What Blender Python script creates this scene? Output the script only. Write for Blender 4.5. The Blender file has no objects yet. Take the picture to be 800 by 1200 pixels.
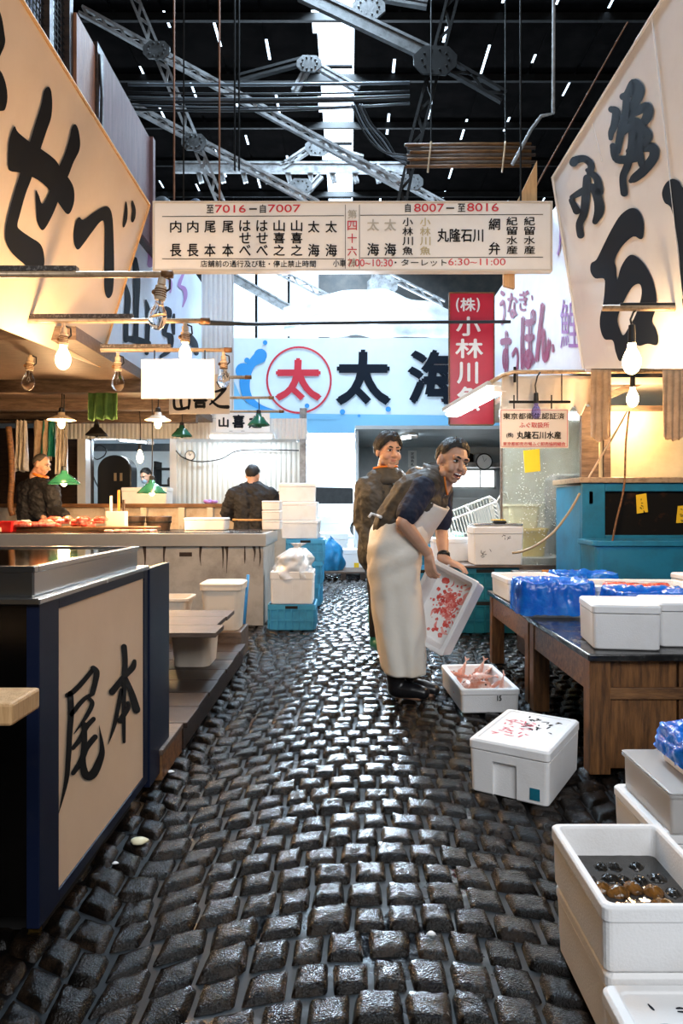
import bpy, bmesh, math, random
import numpy as np
from mathutils import Vector as V, Matrix, Euler, noise
from mathutils.geometry import tessellate_polygon
random.seed(7)
SC = bpy.context.scene
COL = SC.collection
PI = math.pi

# ---------------------------------------------------------------- camera, sky, exposure
F, CX, CY, H = 800.0, 409.0, 592.0, 1.15
cd = bpy.data.cameras.new('camera'); cam = bpy.data.objects.new('camera', cd); COL.objects.link(cam)
cam.location = (0, 0, H); cam.rotation_euler = (PI/2, 0, 0)
cd.sensor_width = 36; cd.lens = 24; cd.shift_x = -9/1200; cd.shift_y = -8/1200; cd.clip_start = .05
SC.camera = cam
wd = bpy.data.worlds.new('sky'); SC.world = wd; wd.use_nodes = True
bg = wd.node_tree.nodes['Background']; bg.inputs[0].default_value = (.62, .80, 1, 1); bg.inputs[1].default_value = 3.0
SC.view_settings.view_transform = 'Standard'; SC.view_settings.look = 'None'
SC.view_settings.gamma = 1; SC.view_settings.use_curve_mapping = False
SC.view_settings.exposure = 0.85

def area(name, loc, rot, sx, sy, power, col=(1, 1, 1), spread=PI):
    l = bpy.data.lights.new(name, 'AREA'); l.shape = 'RECTANGLE'; l.size = sx; l.size_y = sy
    l.energy = power; l.color = col; l.spread = spread
    o = bpy.data.objects.new(name, l); o.location = loc; o.rotation_euler = rot; COL.objects.link(o); return o
area('skylight_daylight', (-.26, 12, 9.3), (0, 0, 0), .62, 14, 1900, (.60, .80, 1))
area('end_opening_daylight', (-.6, 20.5, 2.0), (math.radians(-80), 0, 0), 2.2, 3.0, 3000, (.68, .84, 1))
area('front_fill', (1.3, -3.0, 4.2), (math.radians(58), 0, math.radians(10)), 4, 2.4, 165, (.95, .97, 1))  # added fill from behind the camera; the hall is closed there
area('overhead_fill', (.2, 3.4, 8.7), (0, 0, 0), 1.6, 5, 40, (.9, .95, 1))  # added fill hung below the roof; no vent opens there

def P(px, py, Y): return V(((px-CX)*Y/F, Y, H-(py-CY)*Y/F))
def G(px, py): return P(px, py, F*H/(py-CY))
def GZ(px, py, z): return P(px, py, F*(H-z)/(py-CY))
def PX(px, py, X): return P(px, py, X*F/(px-CX))

# ---------------------------------------------------------------- materials
def mat(name, col, rough=.5, metal=0, col2=None, ns=6, lo=.4, hi=.65, bump=0, bs=40, trans=0, alpha=1, emit=None, es=0,
        coat=0, rough2=None, ior=1.45, island=0, aniso=None, detail=6, sss=0, stretch=None, spec=.5):
    m = bpy.data.materials.new(name); m.use_nodes = True; nt = m.node_tree; N = nt.nodes; L = nt.links
    b = N['Principled BSDF']; I = b.inputs
    c4 = lambda c: (c[0], c[1], c[2], 1)
    I['Base Color'].default_value = c4(col); I['Roughness'].default_value = rough; I['Metallic'].default_value = metal
    I['Transmission Weight'].default_value = trans; I['Alpha'].default_value = alpha; I['Coat Weight'].default_value = coat
    I['Coat Roughness'].default_value = .08; I['IOR'].default_value = ior; I['Specular IOR Level'].default_value = spec
    if sss: I['Subsurface Weight'].default_value = sss; I['Subsurface Radius'].default_value = (.02, .008, .004)
    if emit: I['Emission Color'].default_value = c4(emit); I['Emission Strength'].default_value = es
    tc = N.new('ShaderNodeTexCoord'); src = tc.outputs['Object']
    if stretch:
        mp = N.new('ShaderNodeMapping'); mp.inputs['Scale'].default_value = stretch; L.new(src, mp.inputs[0]); src = mp.outputs[0]
    cout = None
    if col2 is not None:
        n = N.new('ShaderNodeTexNoise'); n.inputs['Scale'].default_value = ns; n.inputs['Detail'].default_value = detail; n.inputs['Roughness'].default_value = .65
        L.new(src, n.inputs['Vector'])
        r = N.new('ShaderNodeMapRange'); r.inputs[1].default_value = lo; r.inputs[2].default_value = hi; L.new(n.outputs[0], r.inputs[0])
        mx = N.new('ShaderNodeMix'); mx.data_type = 'RGBA'; mx.inputs[6].default_value = c4(col); mx.inputs[7].default_value = c4(col2)
        L.new(r.outputs[0], mx.inputs[0]); cout = mx.outputs[2]
        if rough2 is not None:
            rr = N.new('ShaderNodeMapRange'); rr.inputs[1].default_value = lo; rr.inputs[2].default_value = hi
            rr.inputs[3].default_value = rough; rr.inputs[4].default_value = rough2; L.new(n.outputs[0], rr.inputs[0]); L.new(rr.outputs[0], I['Roughness'])
    if island:
        g = N.new('ShaderNodeNewGeometry'); hs = N.new('ShaderNodeHueSaturation')
        mr = N.new('ShaderNodeMapRange'); mr.inputs[3].default_value = 1-island; mr.inputs[4].default_value = 1+island
        L.new(g.outputs['Random Per Island'], mr.inputs[0]); L.new(mr.outputs[0], hs.inputs['Value'])
        if cout is not None: L.new(cout, hs.inputs['Color'])
        else: hs.inputs['Color'].default_value = c4(col)
        cout = hs.outputs[0]
    if cout is not None: L.new(cout, I['Base Color'])
    if bump:
        n2 = N.new('ShaderNodeTexNoise'); n2.inputs['Scale'].default_value = bs; n2.inputs['Detail'].default_value = 4; L.new(src, n2.inputs['Vector'])
        bp = N.new('ShaderNodeBump'); bp.inputs['Strength'].default_value = bump; bp.inputs['Distance'].default_value = .01
        L.new(n2.outputs[0], bp.inputs['Height']); L.new(bp.outputs[0], I['Normal'])
    return m

def wood(name, c1, c2, rough=.6, axis=(1, 1, 1), ns=5, bump=.3):
    return mat(name, c1, rough, 0, c2, ns, .35, .68, bump, 30, stretch=axis, detail=8)

m_foam = mat('foam', (.83, .83, .83), .55, 0, (.74, .725, .71), 5, .5, .78, .15, 160)
m_foam_dull = mat('foam_dull', (.76, .70, .64), .55, 0, (.55, .43, .34), 6, .5, .8, .15, 160)  # greyer, browner foam tone for the small box under the table end
m_stone = mat('wet_stone', (.0040, .0033, .0029), .09, 0, (.024, .0145, .0085), 20, .45, .70, .42, 190, island=.6, rough2=.30, spec=.30)
m_mud = mat('wet_joint', (.0025, .0025, .003), .55, 0, (.003, .003, .0035), 2.6, .52, .62, .06, 20, rough2=.05, spec=.35)
m_steel = mat('stainless', (.58, .57, .55), .24, 1, (.52, .51, .49), 3, .3, .8, rough2=.28)
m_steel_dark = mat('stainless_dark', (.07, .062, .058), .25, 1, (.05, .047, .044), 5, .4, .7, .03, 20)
m_polish = mat('polished_steel', (.42, .41, .40), .07, 1, (.3, .3, .3), 3, .4, .7)
m_navy = mat('navy_paint', (.005, .009, .028), .4, 0, (.012, .015, .03), 12, .55, .8, spec=.3)
m_cream = mat('cream_board', (.84, .62, .43), .42, 0, (.78, .56, .38), 4, .4, .8)
m_peach = mat('peach_board', (.78, .62, .47), .38, 0, (.72, .55, .40), 2.5, .4, .8)
m_white = mat('white_board', (.86, .86, .85), .3, 0, (.79, .775, .75), 3, .5, .8)
m_vinyl = mat('white_vinyl', (.76, .77, .79), .14, 0, (.68, .68, .70), 2.2, .45, .8, .05, 3)
m_pale = mat('pale_blue_board', (.58, .66, .80), .3, 0, (.50, .56, .72), 3, .4, .8)
m_lav = mat('lavender_white', (.80, .80, .86), .22, 0, (.70, .70, .78), 3, .4, .8)
m_ink = mat('black_paint', (.008, .008, .009), .6, spec=.15)
m_ink2 = mat('blue_black_paint', (.008, .012, .020), .6, spec=.12)
m_red = mat('red_paint', (.62, .03, .05), .4)
m_purple = mat('purple_paint', (.34, .15, .42), .4)
m_maroon = mat('maroon_paint', (.30, .035, .10), .4)
m_pinkink = mat('pink_marker', (.75, .12, .18), .5)
m_greyink = mat('faded_paint', (.50, .48, .42), .5)
m_yelink = mat('faded_yellow_paint', (.55, .48, .28), .5)
m_redboard = mat('red_board', (.55, .018, .045), .3, 0, (.45, .012, .035), 3, .4, .8)
m_skyblue = mat('sky_blue_board', (.22, .50, .72), .3)
m_blueink = mat('blue_paint', (.05, .30, .66), .35)
m_iceboard = mat('ice_white_board', (.74, .82, .87), .3, 0, (.66, .76, .83), 2, .4, .8)
m_teal = mat('teal_crate', (.015, .22, .34), .38, 0, (.02, .14, .22), 7, .45, .75, .1, 60)
m_tealgreen = mat('dark_teal_crate', (.012, .17, .24), .38, 0, (.01, .08, .12), 6, .45, .75)
m_azure = mat('azure_crate', (.06, .34, .58), .4, 0, (.05, .22, .4), 6, .5, .8)
m_tank = mat('tank_teal', (.018, .19, .34), .35, 0, (.02, .11, .18), 4, .45, .75, .1, 30)
m_bag = mat('blue_film', (.008, .14, .68), .14, 0, (.02, .26, .85), 14, .45, .7, .5, 26, trans=.12)
m_clear = mat('white_film', (.80, .81, .83), .15, 0, None, trans=.35)
m_tarp = mat('blue_tarp', (.02, .24, .50), .4, 0, (.01, .15, .35), 9, .4, .7, .3, 30)
m_oldwood = wood('weathered_wood', (.17, .12, .09), (.055, .036, .027), .5, (1.2, 14, 6))
m_deck = wood('wet_deck_wood', (.055, .032, .021), (.014, .009, .007), .38, (1.2, 12, 6))
m_brown = wood('brown_wood', (.24, .105, .034), (.06, .026, .010), .5, (9, 9, 1))
m_brownh = wood('brown_wood_flat', (.26, .12, .042), (.07, .03, .012), .5, (1.4, 9, 9))
m_post = wood('red_brown_wood', (.30, .12, .055), (.15, .06, .03), .5, (9, 9, 1))
m_ply = wood('purple_grey_ply', (.17, .085, .085), (.09, .045, .05), .6, (9, 9, 1), 3)
m_pine = wood('pale_pine', (.68, .42, .20), (.50, .28, .12), .55, (9, 9, 1))
m_blacktop = mat('black_rubber_top', (.012, .012, .013), .16, 0, (.03, .03, .03), 9, .45, .7, .1, 40, rough2=.35)
m_dark = mat('near_black', (.005, .0045, .004), .7, 0, (.010, .008, .007), 4)  # near-black base colour; also stands in for shade in crate handle holes
m_roof = mat('roof_sheet', (.0035, .0033, .0032), .7, 0, (.006, .0052, .005), 3, spec=0)
m_iron = mat('painted_iron', (.36, .36, .36), .5, .0, (.14, .135, .13), 6, .42, .66, .2, 30)
m_iron_mid = mat('grey_iron', (.11, .11, .11), .5, .1, (.045, .043, .04), 6, .4, .68, .2, 30)
m_iron_dark = mat('dark_iron', (.014, .0135, .013), .6, 0, (.007, .0065, .006), 6, .4, .7, spec=.2)
m_hose = mat('tan_hose', (.34, .25, .14), .4)
m_pipe = mat('rail_pipe', (.55, .40, .26), .32, .35, (.30, .20, .12), 25, .5, .7)
m_channel = mat('rusty_channel', (.09, .075, .065), .6, .3, (.25, .22, .2), 60, .5, .6)
m_black = mat('black_plastic', (.01, .01, .01), .35)
m_cable = mat('cable_rubber', (.02, .022, .024), .45)
m_cabsheen = mat('grey_cable', (.12, .14, .16), .4)
m_socket = mat('beige_socket', (.62, .48, .34), .4, 0, (.45, .33, .22), 30, .5, .7)
m_glass = mat('bulb_glass', (.95, .9, .85), .03, 0, trans=1.0, ior=1.15)
m_lit = mat('lit_bulb', (1, .8, .5), .3, emit=(1, .66, .30), es=26)
m_tube = mat('lit_tube', (1, 1, 1), .3, emit=(.80, .92, 1), es=11)
m_green = mat('green_enamel', (.012, .085, .05), .22, 0, (.02, .12, .07), 5)
m_shadein = mat('white_enamel', (.80, .76, .68), .35)
m_gtowel = mat('green_towel', (.09, .19, .045), .85, 0, (.05, .12, .03), 8, bump=.4, bs=90)
m_ctowel = mat('cream_towel', (.60, .46, .33), .85, 0, (.42, .30, .20), 7, bump=.4, bs=90)
m_corr = mat('corrugated_pale', (.62, .68, .69), .4, 0, (.50, .55, .56), 3, .4, .8)
m_corrw = mat('corrugated_white', (.74, .76, .76), .4, 0, (.62, .64, .65), 3, .4, .8)
m_lip = mat('dull_steel_lip', (.46, .46, .45), .35, .35, (.38, .38, .37), 3, .3, .8)
m_conc = mat('worn_counter_front', (.46, .44, .41), .6, 0, (.26, .235, .21), 3.2, .42, .72, .2, 20)
m_tile = mat('stained_white', (.62, .52, .40), .5, 0, (.34, .20, .09), 3.5, .48, .75)
m_room = mat('back_room_paint', (.55, .60, .62), .5, 0, (.42, .46, .48), 2, .4, .8)
m_roomdark = mat('back_room_dark', (.06, .06, .06), .6, 0, (.10, .09, .08), 3)
m_outside = mat('outside_concrete', (.7, .72, .74), .8)
m_plexi = mat('stained_plastic_sheet', (.84, .86, .82), .12, 0, (.70, .70, .60), 5, .4, .8, trans=.88, rough2=.34, ior=1.15)
m_water = mat('dark_water', (.03, .028, .026), .04, 0, bump=.15, bs=14)
m_tankglass = mat('tank_dark_glass', (.012, .012, .012), .05, 0, (.10, .04, .02), 5, .55, .8)
m_yellow = mat('yellow_card', (.85, .55, .02), .5)
m_bucket = mat('white_plastic_bin', (.78, .70, .60), .35, 0, (.66, .55, .44), 3, .45, .8, sss=.0)
m_yelbin = mat('yellow_plastic_bin', (.80, .55, .12), .4)
m_palebin = mat('pale_yellow_bin', (.80, .74, .50), .4)
m_skin = mat('skin', (.64, .37, .25), .45, 0, (.58, .30, .19), 14, .45, .8, sss=.08)
m_hair = mat('hair', (.012, .010, .009), .45, bump=.6, bs=120)
m_jacket = mat('olive_jacket', (.075, .068, .055), .55, 0, (.05, .046, .038), 8, bump=.45, bs=16)
m_vest = mat('olive_vest', (.085, .068, .048), .6, 0, (.055, .044, .032), 9, bump=.5, bs=18)
m_navyshirt = mat('navy_shirt', (.012, .018, .040), .75, 0, (.018, .024, .05), 10, bump=.4, bs=22)
m_blackcloth = mat('black_cloth', (.012, .012, .014), .7, 0, (.02, .02, .022), 8, bump=.5, bs=16)
m_trouser = mat('dark_trousers', (.014, .014, .018), .7)
m_boot = mat('black_boots', (.010, .010, .012), .28)
m_gboot = mat('green_boots', (.01, .16, .12), .35)
m_apron = mat('white_apron', (.84, .79, .70), .45, 0, (.76, .63, .46), 2.6, .48, .8, .5, 11)
m_orange = mat('orange_trim', (.75, .20, .02), .6)
m_eyew = mat('eye_white', (.75, .72, .68), .2)
m_teeth = mat('teeth', (.85, .82, .76), .3)
m_mouth = mat('mouth_dark', (.10, .02, .02), .4)
m_lips = mat('lips', (.50, .20, .15), .4)
m_mask = mat('blue_mask', (.35, .45, .55), .7)
m_fish = mat('pink_fish', (.72, .26, .16), .3, 0, (.85, .62, .52), 20, .42, .66, .3, 60, coat=.3)
m_redfish = mat('red_fish', (.60, .06, .04), .25, 0, (.78, .30, .24), 25, .45, .65, coat=.4)
m_blood = mat('blood_stain', (.50, .02, .02), .3)
m_shell = mat('dark_shell', (.012, .011, .010), .14, 0, (.04, .03, .02), 20, .45, .7, .5, 50)
m_gold_glint = mat('gold_glint_shell', (.20, .085, .018), .12, 0, (.02, .012, .006), 26, .4, .65, .6, 40)  # brown-black shell with gold highlights put into the colour
m_knifeh = mat('orange_handle', (.60, .22, .04), .5)
m_lampgreen = m_green
m_wire = mat('white_wire', (.80, .80, .76), .4)
m_mint = mat('mint_film', (.35, .68, .50), .3)

# ---------------------------------------------------------------- mesh builder
class MB:
    def __init__(s): s.v = []; s.f = []
    def add(s, vs, fs):
        n = len(s.v); s.v += [tuple(v) for v in vs]; s.f += [tuple(i+n for i in f) for f in fs]; return s
    def box(s, c, d, R=None):
        c = V(c); vs = []
        for x in (-.5, .5):
            for y in (-.5, .5):
                for z in (-.5, .5):
                    p = V((x*d[0], y*d[1], z*d[2])); vs.append(c+(R @ p if R else p))
        return s.add(vs, [(0, 1, 3, 2), (4, 6, 7, 5), (0, 4, 5, 1), (2, 3, 7, 6), (0, 2, 6, 4), (1, 5, 7, 3)])
    def bx(s, x0, x1, y0, y1, z0, z1): return s.box(((x0+x1)/2, (y0+y1)/2, (z0+z1)/2), (abs(x1-x0), abs(y1-y0), abs(z1-z0)))
    def bar(s, a, b, w, h, up=(0, 0, 1)):
        a = V(a); b = V(b); d = b-a; x = d.normalized(); u = V(up)
        if abs(x.dot(u)) > .98: u = V((0, 1, 0))
        y = u.cross(x).normalized(); z = x.cross(y)
        return s.box((a+b)/2, (d.length, w, h), Matrix((x, y, z)).transposed())
    def loft(s, rings, cap0=True, cap1=True, closed=True):
        n = len(rings[0]); o = len(s.v)
        for r in rings: s.v += [tuple(p) for p in r]
        m = n if closed else n-1
        for i in range(len(rings)-1):
            for j in range(m):
                k = (j+1) % n
                s.f.append((o+i*n+j, o+i*n+k, o+(i+1)*n+k, o+(i+1)*n+j))
        if closed and cap0: s.f.append(tuple(o+j for j in reversed(range(n))))
        if closed and cap1: s.f.append(tuple(o+(len(rings)-1)*n+j for j in range(n)))
        return s
    def tube(s, pts, r, n=8):
        pts = [V(p) for p in pts]; rs = r if isinstance(r, (list, tuple)) else [r]*len(pts)
        rings = []; prev = None
        for i, p in enumerate(pts):
            t = (pts[min(i+1, len(pts)-1)]-pts[max(i-1, 0)]).normalized()
            if prev is None: a = t.orthogonal().normalized()
            else: a = (prev-t*prev.dot(t)); a = a.normalized() if a.length > 1e-6 else t.orthogonal().normalized()
            prev = a; b = t.cross(a)
            rings.append([p+(a*math.cos(2*PI*k/n)+b*math.sin(2*PI*k/n))*rs[i] for k in range(n)])
        return s.loft(rings)
    def lathe(s, prof, c, n=24, R=None):
        c = V(c); rings = []
        for r, z in prof:
            ring = []
            for k in range(n):
                p = V((r*math.cos(2*PI*k/n), r*math.sin(2*PI*k/n), z)); ring.append(c+(R @ p if R else p))
            rings.append(ring)
        return s.loft(rings)
    def sph(s, c, r, R=None, nu=14, nv=9):
        c = V(c); r = (r, r, r) if not isinstance(r, (tuple, list)) else r; rings = []
        for i in range(1, nv):
            th = PI*i/nv; ring = []
            for k in range(nu):
                p = V((r[0]*math.sin(th)*math.cos(2*PI*k/nu), r[1]*math.sin(th)*math.sin(2*PI*k/nu), -r[2]*math.cos(th)))
                ring.append(c+(R @ p if R else p))
            rings.append(ring)
        return s.loft(rings)
    def cap(s, a, b, ra, rb, n=12):
        a = V(a); b = V(b); d = (b-a); L = d.length
        if L < 1e-6: return s.sph(a, ra)
        t = d/L; x = t.orthogonal().normalized(); y = t.cross(x); rings = []
        for k in range(1, 5):
            th = PI/2*k/4-PI/2
            rings.append((a+t*ra*math.sin(th), ra*math.cos(th)))
        for k in range(0, 4):
            th = PI/2*k/4
            rings.append((b+t*rb*math.sin(th), rb*math.cos(th)))
        return s.loft([[p+(x*math.cos(2*PI*j/n)+y*math.sin(2*PI*j/n))*r for j in range(n)] for p, r in rings])
    def chain(s, *pr):
        for (a, ra), (b, rb) in zip(pr, pr[1:]): s.cap(a, b, ra, rb)
        return s
    def prism(s, poly, vec):
        vec = V(vec); n = len(poly); a = [V(p) for p in poly]
        return s.add(a+[p+vec for p in a], [tuple(range(n))[::-1], tuple(range(n, 2*n))]+[(i, (i+1) % n, n+(i+1) % n, n+i) for i in range(n)])
    def grid(s, fn, nu, nv, cu=False):
        o = len(s.v)
        for i in range(nu if cu else nu+1):
            for j in range(nv+1): s.v.append(tuple(fn(i/nu, j/nv)))
        M = nu if cu else nu+1
        for i in range(nu):
            for j in range(nv):
                k = (i+1) % M
                s.f.append((o+i*(nv+1)+j, o+k*(nv+1)+j, o+k*(nv+1)+j+1, o+i*(nv+1)+j+1))
        return s
    def move(s, M_):
        s.v = [tuple(M_ @ V(p)) for p in s.v]; return s
    def build(s, name, m, parent=None, bevel=0, smooth=False, world=True, solid=0, fix=True, sub=0):
        me = bpy.data.meshes.new(name)
        vs = s.v
        o = bpy.data.objects.new(name, me)
        if parent is not None:
            if world:
                iv = MW[parent.name].inverted(); vs = [tuple(iv @ V(p)) for p in vs]
            o.parent = parent; MW[o.name] = MW[parent.name].copy()
        else:
            a = np.array(vs); lo = a.min(0); hi = a.max(0); c = V(((lo[0]+hi[0])/2, (lo[1]+hi[1])/2, lo[2]))
            vs = [tuple(V(p)-c) for p in vs]; o.location = c; MW[o.name] = Matrix.Translation(c)
        me.from_pydata(vs, [], s.f); me.materials.append(m)
        if fix:
            bm = bmesh.new(); bm.from_mesh(me); bmesh.ops.recalc_face_normals(bm, faces=bm.faces); bm.to_mesh(me); bm.free()
        COL.objects.link(o)
        if smooth: me.polygons.foreach_set('use_smooth', [True]*len(me.polygons))
        if solid:
            md = o.modifiers.new('solid', 'SOLIDIFY'); md.thickness = solid; md.offset = 0
        if sub:
            md = o.modifiers.new('sub', 'SUBSURF'); md.levels = sub; md.render_levels = sub
        if bevel:
            md = o.modifiers.new('bevel', 'BEVEL'); md.width = bevel; md.segments = 2; md.limit_method = 'ANGLE'; md.angle_limit = .7
        return o
MW = {}
def tag(o, label, cat, group=None, kind=None):
    o['label'] = label; o['category'] = cat
    if group: o['group'] = group
    if kind: o['kind'] = kind
    return o
def struct(o): o['kind'] = 'structure'; return o
def thing(name, label, cat, loc=(0, 0, 0), rz=0, group=None, R=None):
    o = bpy.data.objects.new(name, None); COL.objects.link(o); o.location = loc; o.empty_display_size = .1
    if R is not None: o.rotation_euler = R.to_euler()
    else: o.rotation_euler = (0, 0, rz)
    MW[o.name] = Matrix.Translation(V(loc)) @ (R.to_4x4() if R is not None else Matrix.Rotation(rz, 4, 'Z'))
    return tag(o, label, cat, group)
def copy_tree(o, parent=None, loc=None, rz=None, label=None):
    c = o.copy(); COL.objects.link(c); c.parent = parent
    for ch in list(o.children): copy_tree(ch, c)
    if loc is not None: c.location = loc
    if rz is not None: c.rotation_euler = (0, 0, rz)
    if label: c['label'] = label
    MW[c.name] = Matrix.Translation(V(c.location)) @ c.rotation_euler.to_matrix().to_4x4()
    return c
def crom(pts, k=6, closed=False):
    pts = [np.array(p, float) for p in pts]; n = len(pts); out = []
    seg = n if closed else n-1
    for i in range(seg):
        g = lambda j: pts[j % n] if closed else pts[max(0, min(n-1, j))]
        a, b, c, d = g(i-1), g(i), g(i+1), g(i+2)
        for t in range(k):
            t /= k
            out.append(.5*((2*b)+(c-a)*t+(2*a-5*b+4*c-d)*t*t+(3*b-a-3*c+d)*t**3))
    if not closed: out.append(pts[-1])
    return out

# ---------------------------------------------------------------- lettering
_gl = {}
def glyph(sx, bold=0):
    key = (sx, bold)
    if key not in _gl:
        cu = bpy.data.curves.new('glyph', 'FONT'); cu.body = sx; cu.offset = bold; cu.resolution_u = 4
        o = bpy.data.objects.new('glyph', cu); COL.objects.link(o)
        dg = bpy.context.evaluated_depsgraph_get(); me = bpy.data.meshes.new_from_object(o.evaluated_get(dg))
        vs = np.array([v.co[:2] for v in me.vertices]) if len(me.vertices) else np.zeros((0, 2)); fs = [tuple(p.vertices) for p in me.polygons]
        bpy.data.objects.remove(o); bpy.data.curves.remove(cu); bpy.data.meshes.remove(me)
        if len(vs): lo = vs.min(0); hi = vs.max(0); vs = (vs-lo)/np.maximum(hi-lo, 1e-6)
        _gl[key] = (vs, fs)
    return _gl[key]
def put(mb, s, rect, fn, bold=.012):
    """the string s fitted to rect (x0, y0, x1, y1; y down), each point placed by fn(x, y)"""
    vs, fs = glyph(s); x0, y0, x1, y1 = rect; e = (y1-y0)*bold*.8
    for k, (dx, dy) in enumerate(((-e, 0), (e, 0), (0, -e), (0, e)) if bold > .004 else ((0, 0),)):
        pts = [fn(x0+e+v[0]*(x1-x0-2*e)+dx, y1-e-v[1]*(y1-y0-2*e)+dy) for v in vs]
        if k: n_ = (pts[1]-pts[0]).cross(pts[2]-pts[0]); d_ = V((0, 0, H))-pts[0]; n_ = n_.normalized() if n_.length > 1e-12 else d_.normalized(); n_ = n_ if n_.dot(d_) > 0 else -n_; pts = [p+n_*.0011*k for p in pts]
        mb.add(pts, fs)
def shape(mb, loops, fn, k=5, smooth=True):
    L = [[V((p[0], p[1], 0)) for p in (crom(l, k, True) if smooth else l)] for l in loops]
    flat = [p for l in L for p in l]
    mb.add([fn(p.x, p.y) for p in flat], tessellate_polygon(L))
def stroke(mb, pts, ws, fn, k=6):
    """a brush stroke: polyline with a width at each point"""
    if not isinstance(ws, (list, tuple)): ws = [ws]*len(pts)
    q = crom([(p[0], p[1], w) for p, w in zip(pts, ws)], k); n = len(q); Lf = []; Rt = []
    for i in range(n):
        t = q[min(i+1, n-1)][:2]-q[max(i-1, 0)][:2]; t = t/(np.linalg.norm(t)+1e-9); nn = np.array((-t[1], t[0])); w = max(q[i][2], 1e-4)/2
        Lf.append(q[i][:2]+nn*w); Rt.append(q[i][:2]-nn*w)
    def capf(c, t, w):
        nn = np.array((-t[1], t[0])); return [c+w/2*(math.cos(a)*nn+math.sin(a)*t) for a in np.linspace(0, PI, 7)[1:-1]]
    te = q[-1][:2]-q[-2][:2]; te /= np.linalg.norm(te)+1e-9
    ts = q[0][:2]-q[1][:2]; ts /= np.linalg.norm(ts)+1e-9
    o = len(mb.v); mb.v += [tuple(fn(*p)) for p in Lf+Rt]
    mb.f += [(o+i, o+i+1, o+n+i+1, o+n+i) for i in range(n-1)]
    e = capf(q[-1][:2], te, q[-1][2]); mb.add([fn(*p) for p in [Lf[-1]]+e+[Rt[-1]]], [tuple(range(len(e)+2))])
    e = capf(q[0][:2], ts, q[0][2]); mb.add([fn(*p) for p in [Rt[0]]+e+[Lf[0]]], [tuple(range(len(e)+2))])
def onplane(p0, nrm, off=.004):
    """pixel -> the point of the photo's ray on the plane, lifted off it by off"""
    p0 = V(p0); n = V(nrm).normalized(); c = V((0, 0, H))
    if (c-p0).dot(n) < 0: n = -n
    p0 = p0+n*off
    def fn(px, py):
        d = V(((px-CX)/F, 1, -(py-CY)/F)); return c+d*((p0-c).dot(n)/d.dot(n))
    return fn
def flat_at(Y, off=.004): return lambda x, y: P(x, y, Y)+V((0, -off, 0))
# ================================================================ STRUCTURE
# ---- cobbled floor: every sett is its own little block in one mesh, standing in a wet joint bed
def cobbles():
    mb = MB(); rnd = random.Random(3)
    def arc(x):                                        # fan-shaped courses
        u = (x-.12)/1.5; u = u-round(u) if abs(u) > .5 else u
        return -.62*u*u*1.5
    y = .75; row = 0
    while y < 13.5:
        dy = .118 if y < 6 else .125
        n = 4 if y < 3.6 else (3 if y < 7 else 2)
        x = -2.3 + (row % 2)*.055 + rnd.uniform(-.02, .02)
        xm = 2.6
        if y > 5: x -= 1.0; xm = 3.6
        while x < xm:
            w = rnd.uniform(.088, .130); d = dy*rnd.uniform(.93, 1.0)
            yc = y+arc(x+w/2)+rnd.uniform(-.006, .006)
            if yc > .7:
                h = rnd.uniform(-.006, .006); tx = rnd.uniform(-.05, .05); ty = rnd.uniform(-.07, .05)
                a = (arc(x+w+.02)-arc(x-.02))/(w+.04); gx = rnd.uniform(.001, .005); gy = rnd.uniform(.000, .004)
                hw = w/2-gx*.5; hd = d/2-gy*.5; xc = x+w/2; k = rnd.uniform(.17, .34)
                cor = [rnd.uniform(-.08, .08) for _ in range(8)]
                o = len(mb.v); N = 2*n
                for i in range(N+1):
                    for j in range(N+1):
                        u = -1+2*i/N; v = -1+2*j/N
                        e = (abs(u)**5+abs(v)**5)**.2 if (u or v) else 0
                        m = max(abs(u), abs(v)); sc = (m/e if e > 1e-6 else 1)*.35+.65 if m > .99 else 1
                        uu, vv = u*sc, v*sc
                        uu += cor[0]*v*.6+cor[1]*u*v; vv += cor[2]*u*.6+cor[3]*u*v
                        z = h+.004-.012*k*4*(m**3) - (.020 if m > .99 else 0)+tx*uu*hw+ty*vv*hd
                        if m < .99: z += .0045*noise.noise((xc*31+uu*1.9, yc*31+vv*1.9, row))
                        px = xc+uu*hw; py = yc+vv*hd+a*uu*hw
                        mb.v.append((px, py, z-.002))
                for i in range(N):
                    for j in range(N):
                        mb.f.append((o+i*(N+1)+j, o+(i+1)*(N+1)+j, o+(i+1)*(N+1)+j+1, o+i*(N+1)+j+1))
            x += w
        y += dy; row += 1
    return mb
c_ = cobbles()
o = c_.build('floor', m_stone, smooth=True, fix=False); struct(o)
b = MB(); b.grid(lambda u, v: (-9+18*u, -6+26*v, -.021), 2, 2)
struct(b.build('floor', m_mud, fix=False))
b = MB().bx(-30, 30, 20.2, 60, -.2, -.02); struct(b.build('floor', m_outside))

# ---- roof: dark sheets with slits and a long skylight gap over the aisle
def roof_mb():
    mb = MB(); rnd = random.Random(5); z = 9.0
    edges = [-9, -7.6, -6.5, -5.5, -4.6, -3.75, -2.95, -2.2, -1.4, -.58, .06, .8, 1.6, 2.4, 3.25, 4.1, 5.0, 6.0, 7.2, 9]
    for a, c in zip(edges, edges[1:]):
        if a == -.58:
            mb.bx(a, c, -6, 6.5, z, z+.03); mb.bx(a, c, 19, 20, z, z+.03)
            for yy in np.arange(7, 19, 2.6): mb.bx(a, c, yy, yy+.05, z-.02, z+.02)
            continue
        mb.bx(a+.025, c-.025, -6, 20, z, z+.03)
        y = -6.0
        while y < 20:                                    # cover strips along each joint, with openings left between
            L = rnd.uniform(.6, 1.8); mb.bx(c-.05, c+.05, y, min(20, y+L), z+.03, z+.045); y += L+rnd.choice((0, .25, .4, .55, .8)) if y > 6 else L
    return mb
struct(roof_mb().build('ceiling', m_roof))
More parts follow.
